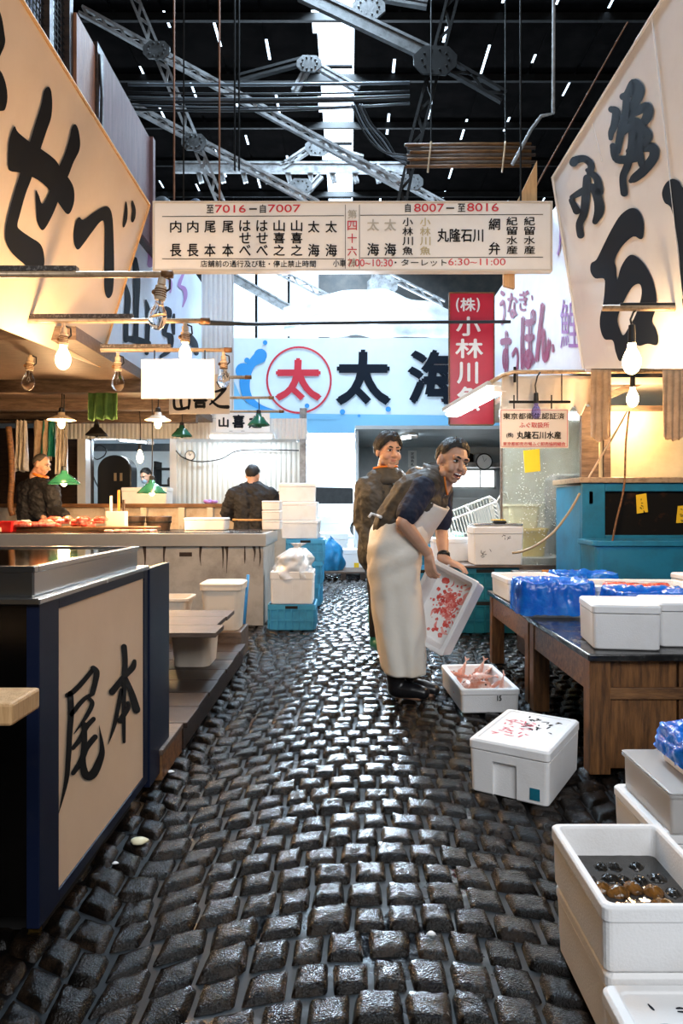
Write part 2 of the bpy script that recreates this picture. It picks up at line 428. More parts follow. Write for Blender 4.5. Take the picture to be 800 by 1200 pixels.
for i, yy in enumerate(np.arange(6.2, 20, 1.55)):
    b = MB().bx(-9, 9, yy, yy+.06, 8.86, 8.985); struct(b.build(f'trim_{i+1}', m_iron_dark))
for nm, x in (('left', -9.0), ('right', 9.0)):
    b = MB().bx(x-.1, x+.1, -6, 20, -.05, 9.0); struct(b.build('wall_'+nm, m_dark))
struct(MB().bx(-9, 9, -6.1, -6, -.05, 9.0).build('wall_front', m_dark))
# end wall with the bright street opening and a slanting clerestory
b = MB()
yb = 19.95
b.bx(-9, -1.45, yb, yb+.1, -.05, 5.2); b.bx(.12, 9, yb, yb+.1, -.05, 5.2); b.bx(-1.45, .12, yb, yb+.1, 3.2, 5.2)
b.bx(-9, -3.7, yb, yb+.1, 5.2, 9); b.bx(-.9, 9, yb, yb+.1, 5.2, 9); b.bx(-3.7, -.9, yb, yb+.1, 8.2, 9)
struct(b.build('wall_back', m_roomdark))
b = MB().bx(-3.7, -.9, yb+.02, yb+.06, 5.2, 8.2)
w = struct(b.build('window_1', mat('frosted_clerestory', (.9, .93, .95), .5, trans=.9, ior=1.1)))
b = MB()
for x in (-2.75, -1.8): b.bx(x, x+.07, yb-.04, yb+.08, 5.2, 8.2)
b.build('window_frame', m_iron_dark, w)
# stall lofts, soffits and fascias: left row
XL, XR = -1.95, 1.95
struct(MB().bx(-9, -2.0, 5.0, 10, 2.36, 2.46).build('trim_20', m_oldwood))
struct(MB().bx(-9, -1.93, 3.0, 6.0, 3.60, 3.72).build('trim_21', m_oldwood))
struct(MB().bx(2.2, 9, 3.0, 9.2, 3.72, 3.84).build('trim_22', m_oldwood))
for k, yy in enumerate((6.6, 7.8, 9.0)):
    struct(MB().bx(-6, -2.02, yy, yy+.12, 2.24, 2.36).build(f'trim_{23+k}', m_oldwood))

# ---- roof trusses: lattice members with gusset plates
def lattice(root, name, a, b_, w, m, lace=True):
    a = V(a); b_ = V(b_); mb = MB(); d = (b_-a).normalized(); n = d.cross(V((0, 1, 0))).normalized()
    for s_ in (-1, 1): mb.bar(a+n*w/2*s_, b_+n*w/2*s_, .07, .035, n)
    if lace:
        L = (b_-a).length; k = max(2, int(L/(w*1.6))); s_ = 1
        for i in range(k):
            mb.bar(a+d*L*i/k+n*w/2*s_, a+d*L*(i+1)/k-n*w/2*s_, .012, .035, n); s_ = -s_
    else: mb.bar(a, b_, .02, w, n)
    return mb.build(name, m, root)
def gusset(root, c, r, m):
    mb = MB(); c = V(c); mb.prism([c+V((math.cos(t)*r*1.35, 0, math.sin(t)*r)) for t in (0.3, .95, 2.1, 2.85, 3.45, 4.1, 5.2, 5.95)], (0, .03, 0))
    for k in range(10): mb.sph(c+V((math.cos(k*.63)*r*.8, -.008, math.sin(k*.63)*r*.62)), (.016, .012, .016), nu=6, nv=4)
    return mb.build('gusset_plate', m, root)
tr = thing('roof_truss', 'pale riveted lattice roof truss crossing high over the left stalls', 'truss', P(300, 130, 9.2))
Y = 9.2
lattice(tr, 'diagonal_brace', P(95, 12, Y), P(470, 218, Y), .09, m_iron)
lattice(tr, 'diagonal_brace', P(150, 122, Y), P(372, 240, Y), .08, m_iron)
lattice(tr, 'strut', P(150, -20, Y+.1), P(258, 236, Y+.1), .10, m_iron)
lattice(tr, 'strut', P(345, 108, Y+.1), P(365, 72, Y+.1), .06, m_iron, False)
gusset(tr, P(183, 58, Y-.06), .14, m_iron_mid); gusset(tr, P(227, 166, Y-.06), .13, m_iron_mid); gusset(tr, P(362, 74, Y), .13, m_iron_mid)
lattice(tr, 'diagonal_brace', P(280, 92, Y+.1), P(362, 70, Y+.1), .07, m_iron_dark, False)
lattice(tr, 'diagonal_brace', P(362, 72, Y+.1), P(420, 105, Y+.1), .06, m_iron, False)
tr2 = thing('roof_truss', 'dark heavy roof truss with large gusset plate right of the skylight', 'truss', P(510, 70, 8.6))
Y = 8.6
lattice(tr2, 'rafter_beam', P(352, -8, Y), P(500, 62, Y), .15, m_iron_mid, False)
lattice(tr2, 'rafter_beam', P(510, 68, Y), P(590, 114, Y), .13, m_iron_dark)
lattice(tr2, 'strut', P(532, -10, Y+.1), P(484, 175, Y+.1), .13, m_iron_dark)
lattice(tr2, 'strut', P(484, 175, Y+.1), P(470, 240, Y+.1), .1, m_iron_dark)
lattice(tr2, 'tie_bar', P(430, -6, Y+.12), P(500, 6, Y+.12), .06, m_iron_mid, False)
gusset(tr2, P(510, 70, Y-.08), .21, m_iron_dark); gusset(tr2, P(432, 8, Y), .16, m_iron_mid)
tr3 = thing('roof_truss', 'far pale roof truss hanging behind the hanging number board', 'truss', P(400, 205, 12))
Y = 12.0
lattice(tr3, 'bottom_chord', P(205, 196, Y), P(476, 197, Y), .16, m_iron, False)
for k in range(9): lattice(tr3, 'hanger', P(232+k*26, 200, Y+.05), P(232+k*26+4, 214, Y+.05), .05, m_iron, False)
lattice(tr3, 'diagonal_brace', P(350, 236, Y), P(376, 206, Y), .08, m_iron, False)
lattice(tr3, 'diagonal_brace', P(330, 196, Y), P(372, 168, Y), .09, m_iron)
lattice(tr3, 'diagonal_brace', P(372, 170, Y), P(425, 186, Y), .08, m_iron, False)
lattice(tr3, 'diagonal_brace', P(440, 196, Y), P(520, 240, Y), .09, m_iron)
gusset(tr3, P(372, 172, Y-.05), .17, m_iron_mid); gusset(tr3, P(482, 213, Y-.05), .16, m_iron_mid); gusset(tr3, P(352, 218, Y-.05), .16, m_iron_mid)
tr4 = thing('roof_truss', 'low white truss showing through bright gap under hanging number board', 'truss', P(330, 330, 15))
Y = 15.0
lattice(tr4, 'rafter_beam', P(268, 322, Y), P(420, 408, Y), .16, m_iron, False)
lattice(tr4, 'diagonal_brace', P(322, 316, Y), P(410, 362, Y), .12, m_iron)
lattice(tr4, 'strut', P(440, 318, Y), P(432, 362, Y), .12, m_iron)
lattice(tr4, 'diagonal_brace', P(452, 322, Y), P(520, 356, Y), .12, m_iron)
gusset(tr4, P(448, 334, Y-.05), .26, m_iron)
# cables under the roof
cb = thing('cable_bundle', 'bundle of dark electric cables sagging across the hall below the roof', 'cable', P(300, 118, 8))
for k, (y0, y1, sag) in enumerate(((108, 107, 4), (114, 112, 5), (119, 116, 3), (123, 122, 6), (128, 121, 8), (99, 97, 2))):
    pts = [P(150+330*t, y0+(y1-y0)*t+sag*4*t*(1-t)*.6, 8+.03*k) for t in np.linspace(0, 1, 12)]
    MB().tube(pts, .011+.004*(k % 3), 6).build('cable', m_cabsheen if k % 2 else m_cable, cb, smooth=True)
for k in range(5):
    pts = [P(*q, 8.0+.03*k) for q in crom([(412+k*3, 122), (420+k*4, 142+k), (432+k*5, 163), (450+k*4, 178+k*2), (476, 182+k*3)], 5)]
    MB().tube(pts, .011, 6).build('cable', m_cabsheen if k % 2 else m_cable, cb, smooth=True)
pl = thing('pole_bundle', 'bundle of old bamboo poles lying overhead right of the skylight', 'poles', P(548, 182, 8.2), group=None)
for k in range(7):
    yy = 170+k*4.2
    MB().tube([P(474+(k % 3)*3, yy, 8.2+.02*(k % 2)), P(548, yy-.6, 8.2), P(622+k % 2*5, yy-1, 8.2)], [.02, .024, .02], 8).build('pole', m_brownh if k % 2 == 0 else m_oldwood, pl, smooth=True)
for x in (505, 592):
    MB().tube([P(x, 166, 8.15), P(x-4, 202, 8.15)], .012, 6).build('tie_wire', m_pipe, pl)
    MB().tube([P(x, 168, 8.2), V((P(x, 168, 8.2).x, 8.2, 8.98))], .008, 6).build('hanger_wire', m_iron_dark, pl)
for k, (x, y0, y1, c) in enumerate(((204, -5, 234, m_post), (275, -5, 200, m_iron_dark), (280, -5, 200, m_iron_dark), (257, -5, 238, m_post))):
    b = MB().tube([P(x, y0, 7.6), P(x, y1, 7.6)], .012, 6).build('hanger_rod', c)
    tag(b, ['long rusty hanger rod dropping from roof above the left stalls', 'dark hanger rod, the one nearer the rusty rod of the thin pair', 'dark hanger rod, the one nearer the skylight of the thin pair', 'rusty hanger rod dropping to the top of the number board'][k], 'rod')
b = MB().tube([P(735, 26, 6.4), P(640, 196, 6.4), P(624, 226, 6.4)], .007, 6); tag(b.build('guy_wire', m_post), 'thin rusty wire slanting down from dark roof beside right signboard', 'wire')
b = MB().tube([P(600, 193, 7), P(622, 152, 7), P(634, 136, 7), P(648, 133, 7), V((P(650, 133, 7).x, 7, 9.0))], .018, 8); tag(b.build('conduit_pipe', m_iron), 'bent pale conduit pipe under the dark roof on the right', 'pipe')

# ================================================================ SIGNS
def panel_px(name, label, cat, pix, fn, nrm, th, m, group=None, edge=None):
    """a board traced on its own plane; th = thickness away from the viewer"""
    pts = [fn(*p) for p in pix]; root = thing(name, label, cat, sum(pts, V())/len(pts), group=group)
    mb = MB().prism(pts, V(nrm).normalized()*th); mb.build('board', m, root); return root
# -- left big peach board: a plane through the tilted far edge
def shop_plane(ptop, pbot, Yf):
    a = P(*ptop, Yf); b_ = P(*pbot, Yf); n = (b_-a).cross(V((0, 1, 0))); return a, n.normalized()
a, n = shop_plane((175, 240), (118, 430), 6.0)
if n.x < 0: n = -n
fnb = onplane(a, n, 0.0); fn = onplane(a, n, .006)
sg = panel_px('shop_signboard', 'peach fascia board with big black brush characters over the left stall', 'sign', [(-14, -64), (175, 240), (116, 430), (-16, 378)], fnb, -n, .06, m_peach)
q4 = lambda L: [(x/4, 60+y/4) for x, y in L]
mb = MB()
shape(mb, [q4([(68, 352), (85, 380), (140, 425), (195, 460), (260, 510), (290, 560), (320, 592), (345, 640), (348, 700), (332, 752), (312, 762), (280, 720), (235, 655), (190, 612), (150, 590), (95, 570), (50, 562), (38, 540), (40, 440), (50, 390)])], fn)
fn2 = onplane(a, n, .0066); fn3 = onplane(a, n, .0072)
shape(mb, [q4([(222, 168), (205, 190), (193, 250), (165, 340), (138, 430), (115, 500), (95, 570), (70, 650), (40, 760), (25, 840), (30, 900), (60, 950), (110, 995), (135, 1012), (200, 1014), (207, 960), (190, 905), (140, 870), (95, 838), (82, 815), (95, 760), (120, 670), (150, 590), (190, 460), (220, 370), (240, 310), (245, 240), (238, 180)])], fn2)
shape(mb, [q4([(348, 343), (335, 362), (325, 410), (300, 490), (265, 565), (235, 650), (200, 715), (182, 675), (167, 655), (170, 740), (175, 800), (195, 838), (215, 825), (245, 770), (270, 710), (292, 640), (320, 585), (345, 520), (370, 470), (376, 430), (370, 380), (360, 350)])], fn3)
shape(mb, [q4([(372, 778), (390, 790), (440, 755), (490, 728), (515, 738), (527, 780), (532, 860), (535, 1000), (532, 1100), (524, 1142), (508, 1158), (494, 1140), (488, 1080), (490, 900), (488, 805), (470, 800), (430, 850), (390, 905), (365, 930), (348, 905), (345, 850), (355, 800)])], fn)
shape(mb, [q4([(592, 705), (598, 740), (596, 790), (582, 825), (575, 815), (582, 750), (586, 715)])], fn)
shape(mb, [q4([(622, 700), (636, 740), (634, 780), (622, 803), (614, 790), (618, 750), (614, 715)])], fn)
shape(mb, [q4([(-40, 60), (0, 90), (17, 120), (30, 165), (35, 220), (25, 270), (8, 280), (-20, 270), (-45, 180)])], fn)
shape(mb, [q4([(-30, -240), (5, -170), (20, -90), (24, -40), (8, 5), (-6, 20), (-30, -60)])], fn)
mb.build('lettering', m_ink, sg)
mb = MB(); q = [fn(-14, -64), fn(175, 240), fn(116, 430)]
mb.tube([q[0], q[1], q[2]], .012, 6); mb.build('edge_trim', m_pine, sg)
# -- left second board, pale blue, with dark brush strokes and mauve kana
a, n = V((-2.265, 6, 3)), V((1, 0, 0)); fnb = onplane(a, n, 0); fn = onplane(a, n, .006); fn2 = onplane(a, n, .009)
sg = panel_px('shop_signboard', 'pale blue fascia board with dark brush strokes and mauve kana behind hanging bulbs', 'sign', [(112, 150), (236, 331), (236, 440), (112, 432)], fnb, -n, .05, m_pale)
s5 = lambda L: [(110+x/5.333, 230+y/5.333) for x, y in L]
mb = MB()
stroke(mb, s5([(255, 395), (268, 520), (265, 700), (262, 900)]), [6, 8.5, 6.5, 6], fn)
stroke(mb, s5([(195, 540), (212, 640), (202, 780), (200, 900)]), [2, 7, 6, 6], fn)
stroke(mb, s5([(325, 650), (338, 720), (335, 860), (330, 980)]), [2, 6, 5.5, 5], fn)
stroke(mb, s5([(215, 890), (270, 900), (340, 920)]), [7, 9, 7], fn2)
stroke(mb, s5([(450, 700), (470, 730), (440, 850), (480, 880), (470, 960), (420, 1000)]), [5, 7, 6, 7, 6, 4], fn)
stroke(mb, s5([(500, 740), (495, 800), (500, 860)]), [3, 5, 3], fn)
stroke(mb, s5([(590, 870), (625, 920), (640, 980)]), [8, 9, 6], fn)
mb.build('lettering', m_ink2, sg)
mb = MB()
stroke(mb, s5([(318, 170), (368, 160)]), 3.6, fn); stroke(mb, s5([(320, 215), (368, 205)]), 3, fn2)
stroke(mb, s5([(350, 110), (352, 220), (345, 290), (362, 300), (370, 270)]), [3, 4, 4, 3, 2], fn)
stroke(mb, s5([(340, 330), (348, 380), (345, 430), (362, 425), (368, 370)]), [3, 4, 4.5, 4, 2.5], fn)
stroke(mb, s5([(465, 500), (480, 545), (478, 600)]), [4, 4, 2], fn)
stroke(mb, s5([(560, 480), (540, 530), (535, 560), (565, 580), (572, 630), (555, 690)]), [3, 4, 4, 5, 4, 1.5], fn)
mb.build('lettering', m_purple, sg)
# -- right big white board
a, n = shop_plane((647, 208), (683, 432), 6.0)
if n.x > 0: n = -n
fnb = onplane(a, n, 0); fn = onplane(a, n, .006); fn2 = onplane(a, n, .0068); fn3 = onplane(a, n, .0076)
sg = panel_px('shop_signboard', 'white vinyl fascia board with huge dark brush characters over the right stall', 'sign', [(812, -60), (647, 208), (683, 432), (815, 432)], fnb, -n, .06, m_vinyl)
q3 = lambda L: [(640+x/3.156, 60+y/3.156) for x, y in L]
mb = MB()
shape(mb, [q3([(315, 580), (345, 595), (360, 640), (357, 688), (345, 695), (325, 685), (300, 700), (270, 735), (252, 775), (258, 800), (262, 845), (275, 800), (300, 760), (325, 755), (360, 785), (390, 840), (405, 900), (405, 950), (390, 1000), (405, 1030), (413, 1070), (405, 1088), (375, 1082), (345, 1090), (320, 1085), (290, 1130), (270, 1146), (255, 1110), (245, 1070), (215, 1065), (200, 1030), (198, 985), (210, 930), (215, 880), (213, 842), (180, 840), (163, 815), (165, 785), (185, 770), (210, 720), (240, 660), (275, 605)]),
           q3([(345, 862), (352, 885), (348, 920), (330, 975), (305, 1020), (285, 1050), (272, 1030), (263, 990), (280, 940), (305, 890), (325, 866)])], fn, 4)
shape(mb, [q3([(465, 472), (490, 482), (505, 505), (540, 520), (560, 700), (560, 1000), (520, 990), (505, 950), (497, 850), (490, 750), (478, 660), (460, 580), (437, 560), (427, 525), (440, 490)])], fn)
S = lambda L, w, f=None: stroke(mb, q3(L), [x/3.156*1.22 for x in w] if isinstance(w, list) else w/3.156, f or fn)
S([(110, 402), (140, 398), (165, 420), (160, 450)], [24, 22, 22, 20])
S([(150, 470), (145, 540), (138, 600), (122, 640), (126, 680)], [24, 26, 24, 22, 22]); S([(95, 540), (130, 520), (170, 505), (190, 545), (195, 590), (180, 630)], [16, 22, 26, 28, 30, 18], fn2)
S([(92, 552), (112, 590)], [16, 24], fn3); S([(100, 412), (104, 405)], [26, 26], fn3); S([(150, 440), (185, 470), (195, 520)], [12, 22, 26], fn2)
S([(283, 168), (300, 160), (322, 118), (340, 140), (335, 175), (310, 215), (290, 240)], [22, 26, 26, 36, 32, 26, 20])
S([(240, 215), (258, 225), (252, 270), (240, 300), (238, 322)], [20, 26, 24, 20, 14]); S([(296, 165), (290, 240), (275, 300), (262, 370)], [22, 22, 24, 20], fn2)
S([(280, 245), (330, 225), (372, 205), (372, 245), (340, 285)], [20, 26, 28, 30, 18]); S([(285, 300), (330, 262), (350, 285), (376, 310), (360, 340), (320, 345)], [18, 26, 30, 26, 22, 16], fn3)
S([(320, 260), (318, 340), (300, 420), (283, 465), (287, 525)], [30, 28, 24, 22, 22], fn2)
S([(305, 370), (350, 360), (392, 358), (396, 392), (360, 440), (325, 470), (312, 480)], [20, 24, 30, 30, 30, 26, 14]); S([(245, 350), (262, 400), (330, 395)], [18, 24, 26], fn3)
S([(345, 300), (340, 360), (352, 420)], [24, 26, 20], fn2)
mb.build('lettering', m_ink2, sg)
mb = MB()
for p_, q_ in (((763, 18), (800, 350)), ((694, 145), (705, 190))): mb.bar(fn(*p_), fn(*q_), .006, .004)
for p_, q_ in (((812, -60), (647, 208)), ((647, 208), (683, 432))): mb.tube([fn(*p_), fn(*q_)], .010, 6)
mb.build('seam', m_white, sg)
# -- right second board with maroon kana
a, n = V((2.1, 7, 3)), V((-1, 0, 0)); fnb = onplane(a, n, 0); fn = onplane(a, n, .006)
sg = panel_px('shop_signboard', 'lavender white fascia board with maroon kana behind the red vertical banner', 'sign', [(579, 348), (668, 216), (686, 206), (686, 436), (579, 452)], fnb, -n, .05, m_lav)
s6 = lambda L: [(520+x/4.706, 330+y/4.706) for x, y in L]; r6 = lambda a_, b_, c, d: (520+a_/4.706, 330+b_/4.706, 520+c/4.706, 330+d/4.706)
mb = MB()
for ch, r in (('う', (306, 45, 340, 245)), ('な', (348, 60, 408, 205)), ('ぎ', (412, 45, 470, 165)), ('す', (308, 268, 372, 560)), ('っ', (372, 360, 412, 520)), ('ぽ', (420, 150, 508, 490)), ('ん', (500, 110, 590, 450))):
    put(mb, ch, r6(*r), fn, .03)
stroke(mb, s6([(600, 350), (601, 385)]), 2.6, fn); stroke(mb, s6([(484, 80), (487, 100)]), 2, fn)
mb.build('lettering', m_maroon, sg)
mb = MB(); put(mb, '鯉', r6(640, 100, 745, 370), fn, .0)
mb.build('lettering', m_purple, sg)
mb = MB(); put(mb, '川', (652, 258, 672, 300), fn, .01); mb.build('lettering', m_purple, sg)
# -- red vertical banner
Y = 7.6; root = thing('vertical_banner', 'red vertical board with white brush characters hung at right of the aisle', 'sign', P(552, 410, Y))
p0 = P(527, 344, Y); p1 = P(578, 497, Y)
MB().bx(p0.x, p1.x, Y, Y+.04, p1.z, p0.z).build('board', m_redboard, root)
mb = MB(); w = .012
for (x0, x1, z0, z1) in ((p0.x-w, p0.x, p1.z, p0.z+w), (p1.x, p1.x+w, p1.z, p0.z+w), (p0.x, p1.x, p0.z, p0.z+w), (p0.x, p1.x, p1.z-w, p1.z)): mb.bx(x0, x1, Y-.012, Y+.05, z0, z1)
mb.build('frame', m_brownh, root)
mb = MB(); f_ = flat_at(Y)
for ch, r in (('(', (534, 349, 538, 366)), ('株', (539, 349, 557, 365)), (')', (558, 349, 562, 366)), ('小', (534, 371, 563, 394)), ('林', (533, 397, 566, 420)), ('川', (535, 424, 560, 450)), ('魚', (535, 453, 562, 482))):
    put(mb, ch, r, f_, .035)
mb.build('lettering', m_white, root)
# -- the long hanging number board
Y = 6.0; root = thing('hanging_number_board', 'long white stall number board hanging across the aisle with rows of names', 'sign', P(412, 277, Y))
p0 = P(181, 238, Y); p1 = P(645, 316, Y)
MB().bx(p0.x, p1.x, Y, Y+.07, p1.z, p0.z).build('board', m_white, root, bevel=.004)
mb = MB(); w = .014
for (x0, x1, z0, z1) in ((p0.x-w, p0.x, p1.z-w, p0.z+w), (p1.x, p1.x+w, p1.z-w, p0.z+w), (p0.x, p1.x, p0.z, p0.z+w), (p0.x, p1.x, p1.z-w, p1.z)): mb.bx(x0, x1, Y-.012, Y+.08, z0, z1)
mb.build('frame', mat('pale_frame', (.62, .58, .52), .4), root)
f_ = flat_at(Y); K, R_, G_, Yl = MB(), MB(), MB(), MB()
def line(mb, x0, y0, x1, y1, w=.8):
    if abs(x1-x0) > abs(y1-y0): q = [(x0, y0-w/2), (x1, y1-w/2), (x1, y1+w/2), (x0, y0+w/2)]
    else: q = [(x0-w/2, y0), (x0+w/2, y0), (x1+w/2, y1), (x1-w/2, y1)]
    mb.add([f_(*p) for p in q], [(0, 1, 2, 3)])
line(K, 190, 254, 403, 253); line(K, 422, 252.5, 636, 251.5); line(K, 190, 303.5, 403, 303.5); line(K, 422, 302.5, 636, 301.5)
line(K, 404.5, 240, 404.5, 315, .6); line(K, 421, 240, 421, 315, .6)
put(K, '至', (242, 240.5, 250.5, 250), f_); put(R_, '7016', (252, 240.5, 288, 249.5), f_); put(K, '一', (292, 244.5, 301, 246), f_); put(K, '自', (304.5, 240, 311.5, 250), f_); put(R_, '7007', (314, 240, 352, 249), f_)
put(K, '自', (474.5, 239, 481, 249), f_); put(R_, '8007', (485, 239, 520, 248.5), f_); put(K, '一', (522.5, 243.5, 532, 245), f_); put(K, '至', (536, 239, 545, 248.5), f_); put(R_, '8016', (547, 238.5, 584, 248), f_)
def col(mb, s, xc, y0=258, y1=301, w=13.5, bold=.022):
    n = len(s)
    if n == 2: ys = [(y0+1, y0+15), (y1-15, y1)]
    else: hh = (y1-y0)/n; ys = [(y0+i*hh+.3, y0+(i+1)*hh-.9) for i in range(n)]
    for ch, (a_, b_) in zip(s, ys): put(mb, ch, (xc-w/2, a_, xc+w/2, b_), f_, bold)
for s, x in (('内長', 206), ('内長', 226), ('尾本', 246), ('尾本', 267), ('はせべ', 287), ('はせべ', 307), ('山喜之', 327), ('山喜之', 347.5), ('太海', 367.5), ('太海', 388)): col(K, s, x)
for s, x, mm in (('太海', 437, 0), ('太海', 457, 0)):
    put(G_, '太', (x-7, 257, x+7, 271), f_, .022); put(K if x > 440 else K, '海', (x-7, 285, x+7, 300), f_, .022)
col(K, '小林川魚', 477.5, 255, 300, 12.5); col(Yl, '小林川魚', 498, 255, 300, 12.5)
put(K, '丸隆石川', (512, 268, 566, 284), f_, .022)
for s, x in (('網弁', 579),): col(K, s, x, 255, 299)
for s, x in (('紀留水産', 599.5), ('紀留水産', 620)): col(K, s, x, 254, 299, 13)
put(G_, '第', (407, 246, 418, 256.5), f_, .02)
for i, ch in enumerate('四十六'): put(R_, ch, (407, 259+i*15, 418, 270+i*15), f_, .01)
put(G_, '棟', (407, 302.5, 418, 313.5), f_, .02)
put(K, '店舗前の通行及び駐・停止禁止時間', (235, 305.5, 370, 313.5), f_, .008); put(K, '小車', (390, 304.5, 405, 313), f_, .012)
put(R_, '7:00~10:30', (407.5, 304, 460, 312.5), f_, .008); put(K, '・ターレット', (462, 304, 523, 312), f_, .008); put(R_, '6:30~11:00', (525, 303, 592, 311), f_, .004)
K.build('lettering', m_ink, root); R_.build('lettering', m_red, root); G_.build('lettering', m_greyink, root); Yl.build('lettering', m_yelink, root)
for x in (215, 610): MB().tube([P(x, 238, Y+.03), V((P(x, 238, Y).x, Y+.03, 8.95))], .008, 6).build('hanging_wire', m_iron_dark, root)
# -- ice blue shop sign across the end of the aisle
Y = 13.0; root = thing('end_signboard', 'wide ice blue and white shop sign across the far end of the aisle', 'sign', P(430, 450, Y))
p0 = P(268, 396, Y); p1 = P(640, 508, Y); f_ = flat_at(Y, .012)
MB().bx(p0.x, p1.x, Y, Y+.2, p1.z, p0.z).build('board', m_iceboard, root)
mb = MB(); mb.add([f_(268, 484), f_(640, 488), f_(640, 508), f_(268, 508)], [(0, 1, 2, 3)]); mb.build('stripe', m_skyblue, root)
mb = MB(); f2 = flat_at(Y, .018)
qz = lambda L: [(240+x/2.222, 320+y/2.222) for x, y in L]
shape(mb, [qz([(60, 255), (75, 280), (100, 330), (140, 352), (200, 362), (330, 378), (330, 382), (160, 378), (90, 372), (60, 345)])], f2, 5); 
mb.build('wave_motif', m_skyblue, root)
mb = MB(); f3 = flat_at(Y, .024)
shape(mb, [qz([(150, 198), (125, 215), (95, 262), (92, 300), (108, 335), (150, 358), (200, 362), (150, 345), (122, 318), (118, 280), (130, 245), (158, 228)])], f3, 5)
def disc(mb, c, r, f_, n=20): mb.add([f_(c[0]+r*math.cos(2*PI*k/n), c[1]+r*math.sin(2*PI*k/n)) for k in range(n)], [tuple(range(n))])
for x, y, r in ((145, 215, 17), (110, 228, 7), (157, 182, 6), (358, 362, 7), (401, 372, 4), (477, 355, 7), (266, 346, 6), (100, 255, 20)): disc(mb, qz([(x, y)])[0], r/2.222, flat_at(Y, .026))
mb.build('wave_motif', m_blueink, root)
mb = MB(); cx, cy = qz([(245, 279)])[0]; n = 48
for k in range(n):
    a0, a1 = 2*PI*k/n, 2*PI*(k+1)/n
    mb.add([f3(cx+r*math.cos(t), cy+r*math.sin(t)*1.03) for r, t in ((38.4, a0), (38.4, a1), (36.2, a1), (36.2, a0))], [(0, 1, 2, 3)])
put(mb, '太', (322, 420, 377, 470), f3, .05)
disc(mb, qz([(250, 313)])[0], .1, f3)
mb.build('emblem', m_red, root)
mb = MB(); put(mb, '太', (393, 410, 458, 475), f3, .05); put(mb, '海', (477, 410, 545, 474), f3, .05); put(mb, '小', (575, 410, 630, 470), f3, .05)
mb.build('lettering', m_ink2, root)
# plastic sheeting slumped above the end sign
mb = MB()
def sheet(u, v):
    x = 332+u*230; yy = 395-v*(30+26*math.sin(PI*min(1, u*1.1+.05)))+7*noise.noise((u*7, v*4, 2))
    return P(x, yy, 13.25+v*.9+.16*noise.noise((u*9, v*5, 0)))
mb.grid(sheet, 40, 10)
m_sheet = mat('grey_plastic_sheet', (.62, .64, .65), .3, 0, (.40, .42, .43), 3, .4, .7, .4, 6)
tag(mb.build('plastic_sheet', m_sheet, smooth=True), 'grey plastic sheeting slumped along the top of the ice blue end sign', 'sheet')
# -- small boards at left
Y = 5.3; root = thing('blank_board', 'blank white board hung from lamp rail under lit bulb', 'sign', P(208, 443, Y))
p0 = P(165.5, 421, Y); p1 = P(251, 467, Y)
MB().bx(p0.x, p1.x, Y, Y+.012, p1.z, p0.z).build('board', m_white, root)
for x in (181, 240): MB().tube([P(x, 421, Y+.006), P(x, 410, 5.5)], .005, 6).build('hook', m_iron_dark, root)
Y = 6.64; root = thing('name_plaque', 'tilted cream plaque with black brush name behind the blank white board', 'sign', P(234, 463, Y))
f_ = flat_at(Y, 0); f3 = flat_at(Y, .005)
MB().prism([f_(198, 444), f_(269, 437), f_(269, 485), f_(198, 485)], (0, .015, 0)).build('board', mat('aged_cream', (.64, .55, .45), .4), root)
mb = MB()
Sx = lambda L, w: stroke(mb, L, w, f3)
Sx([(213, 458), (212, 470), (213, 477)], [3, 3.4, 3]); Sx([(204, 464), (205, 478), (214, 479), (221, 477)], [3, 3.4, 3.6, 3]); Sx([(221, 462), (222, 470), (221, 479)], [3, 3.4, 2.4])
put(mb, '喜', (226, 452, 243, 479), f3, .05); Sx([(255, 448), (258, 453)], [3, 3]); Sx([(247, 460), (257, 458), (264, 455), (256, 465), (246, 474)], [2.5, 3, 4, 3, 2]); Sx([(248, 470), (256, 476), (267, 477)], [2.5, 3.5, 4.5])
mb.build('lettering', m_ink, root)
for x in (205, 262): MB().tube([P(x, 446, Y+.01), P(x, 436, Y+.01), P(x, 436, Y+.06)], .005, 6).build('hook', m_iron_dark, root)
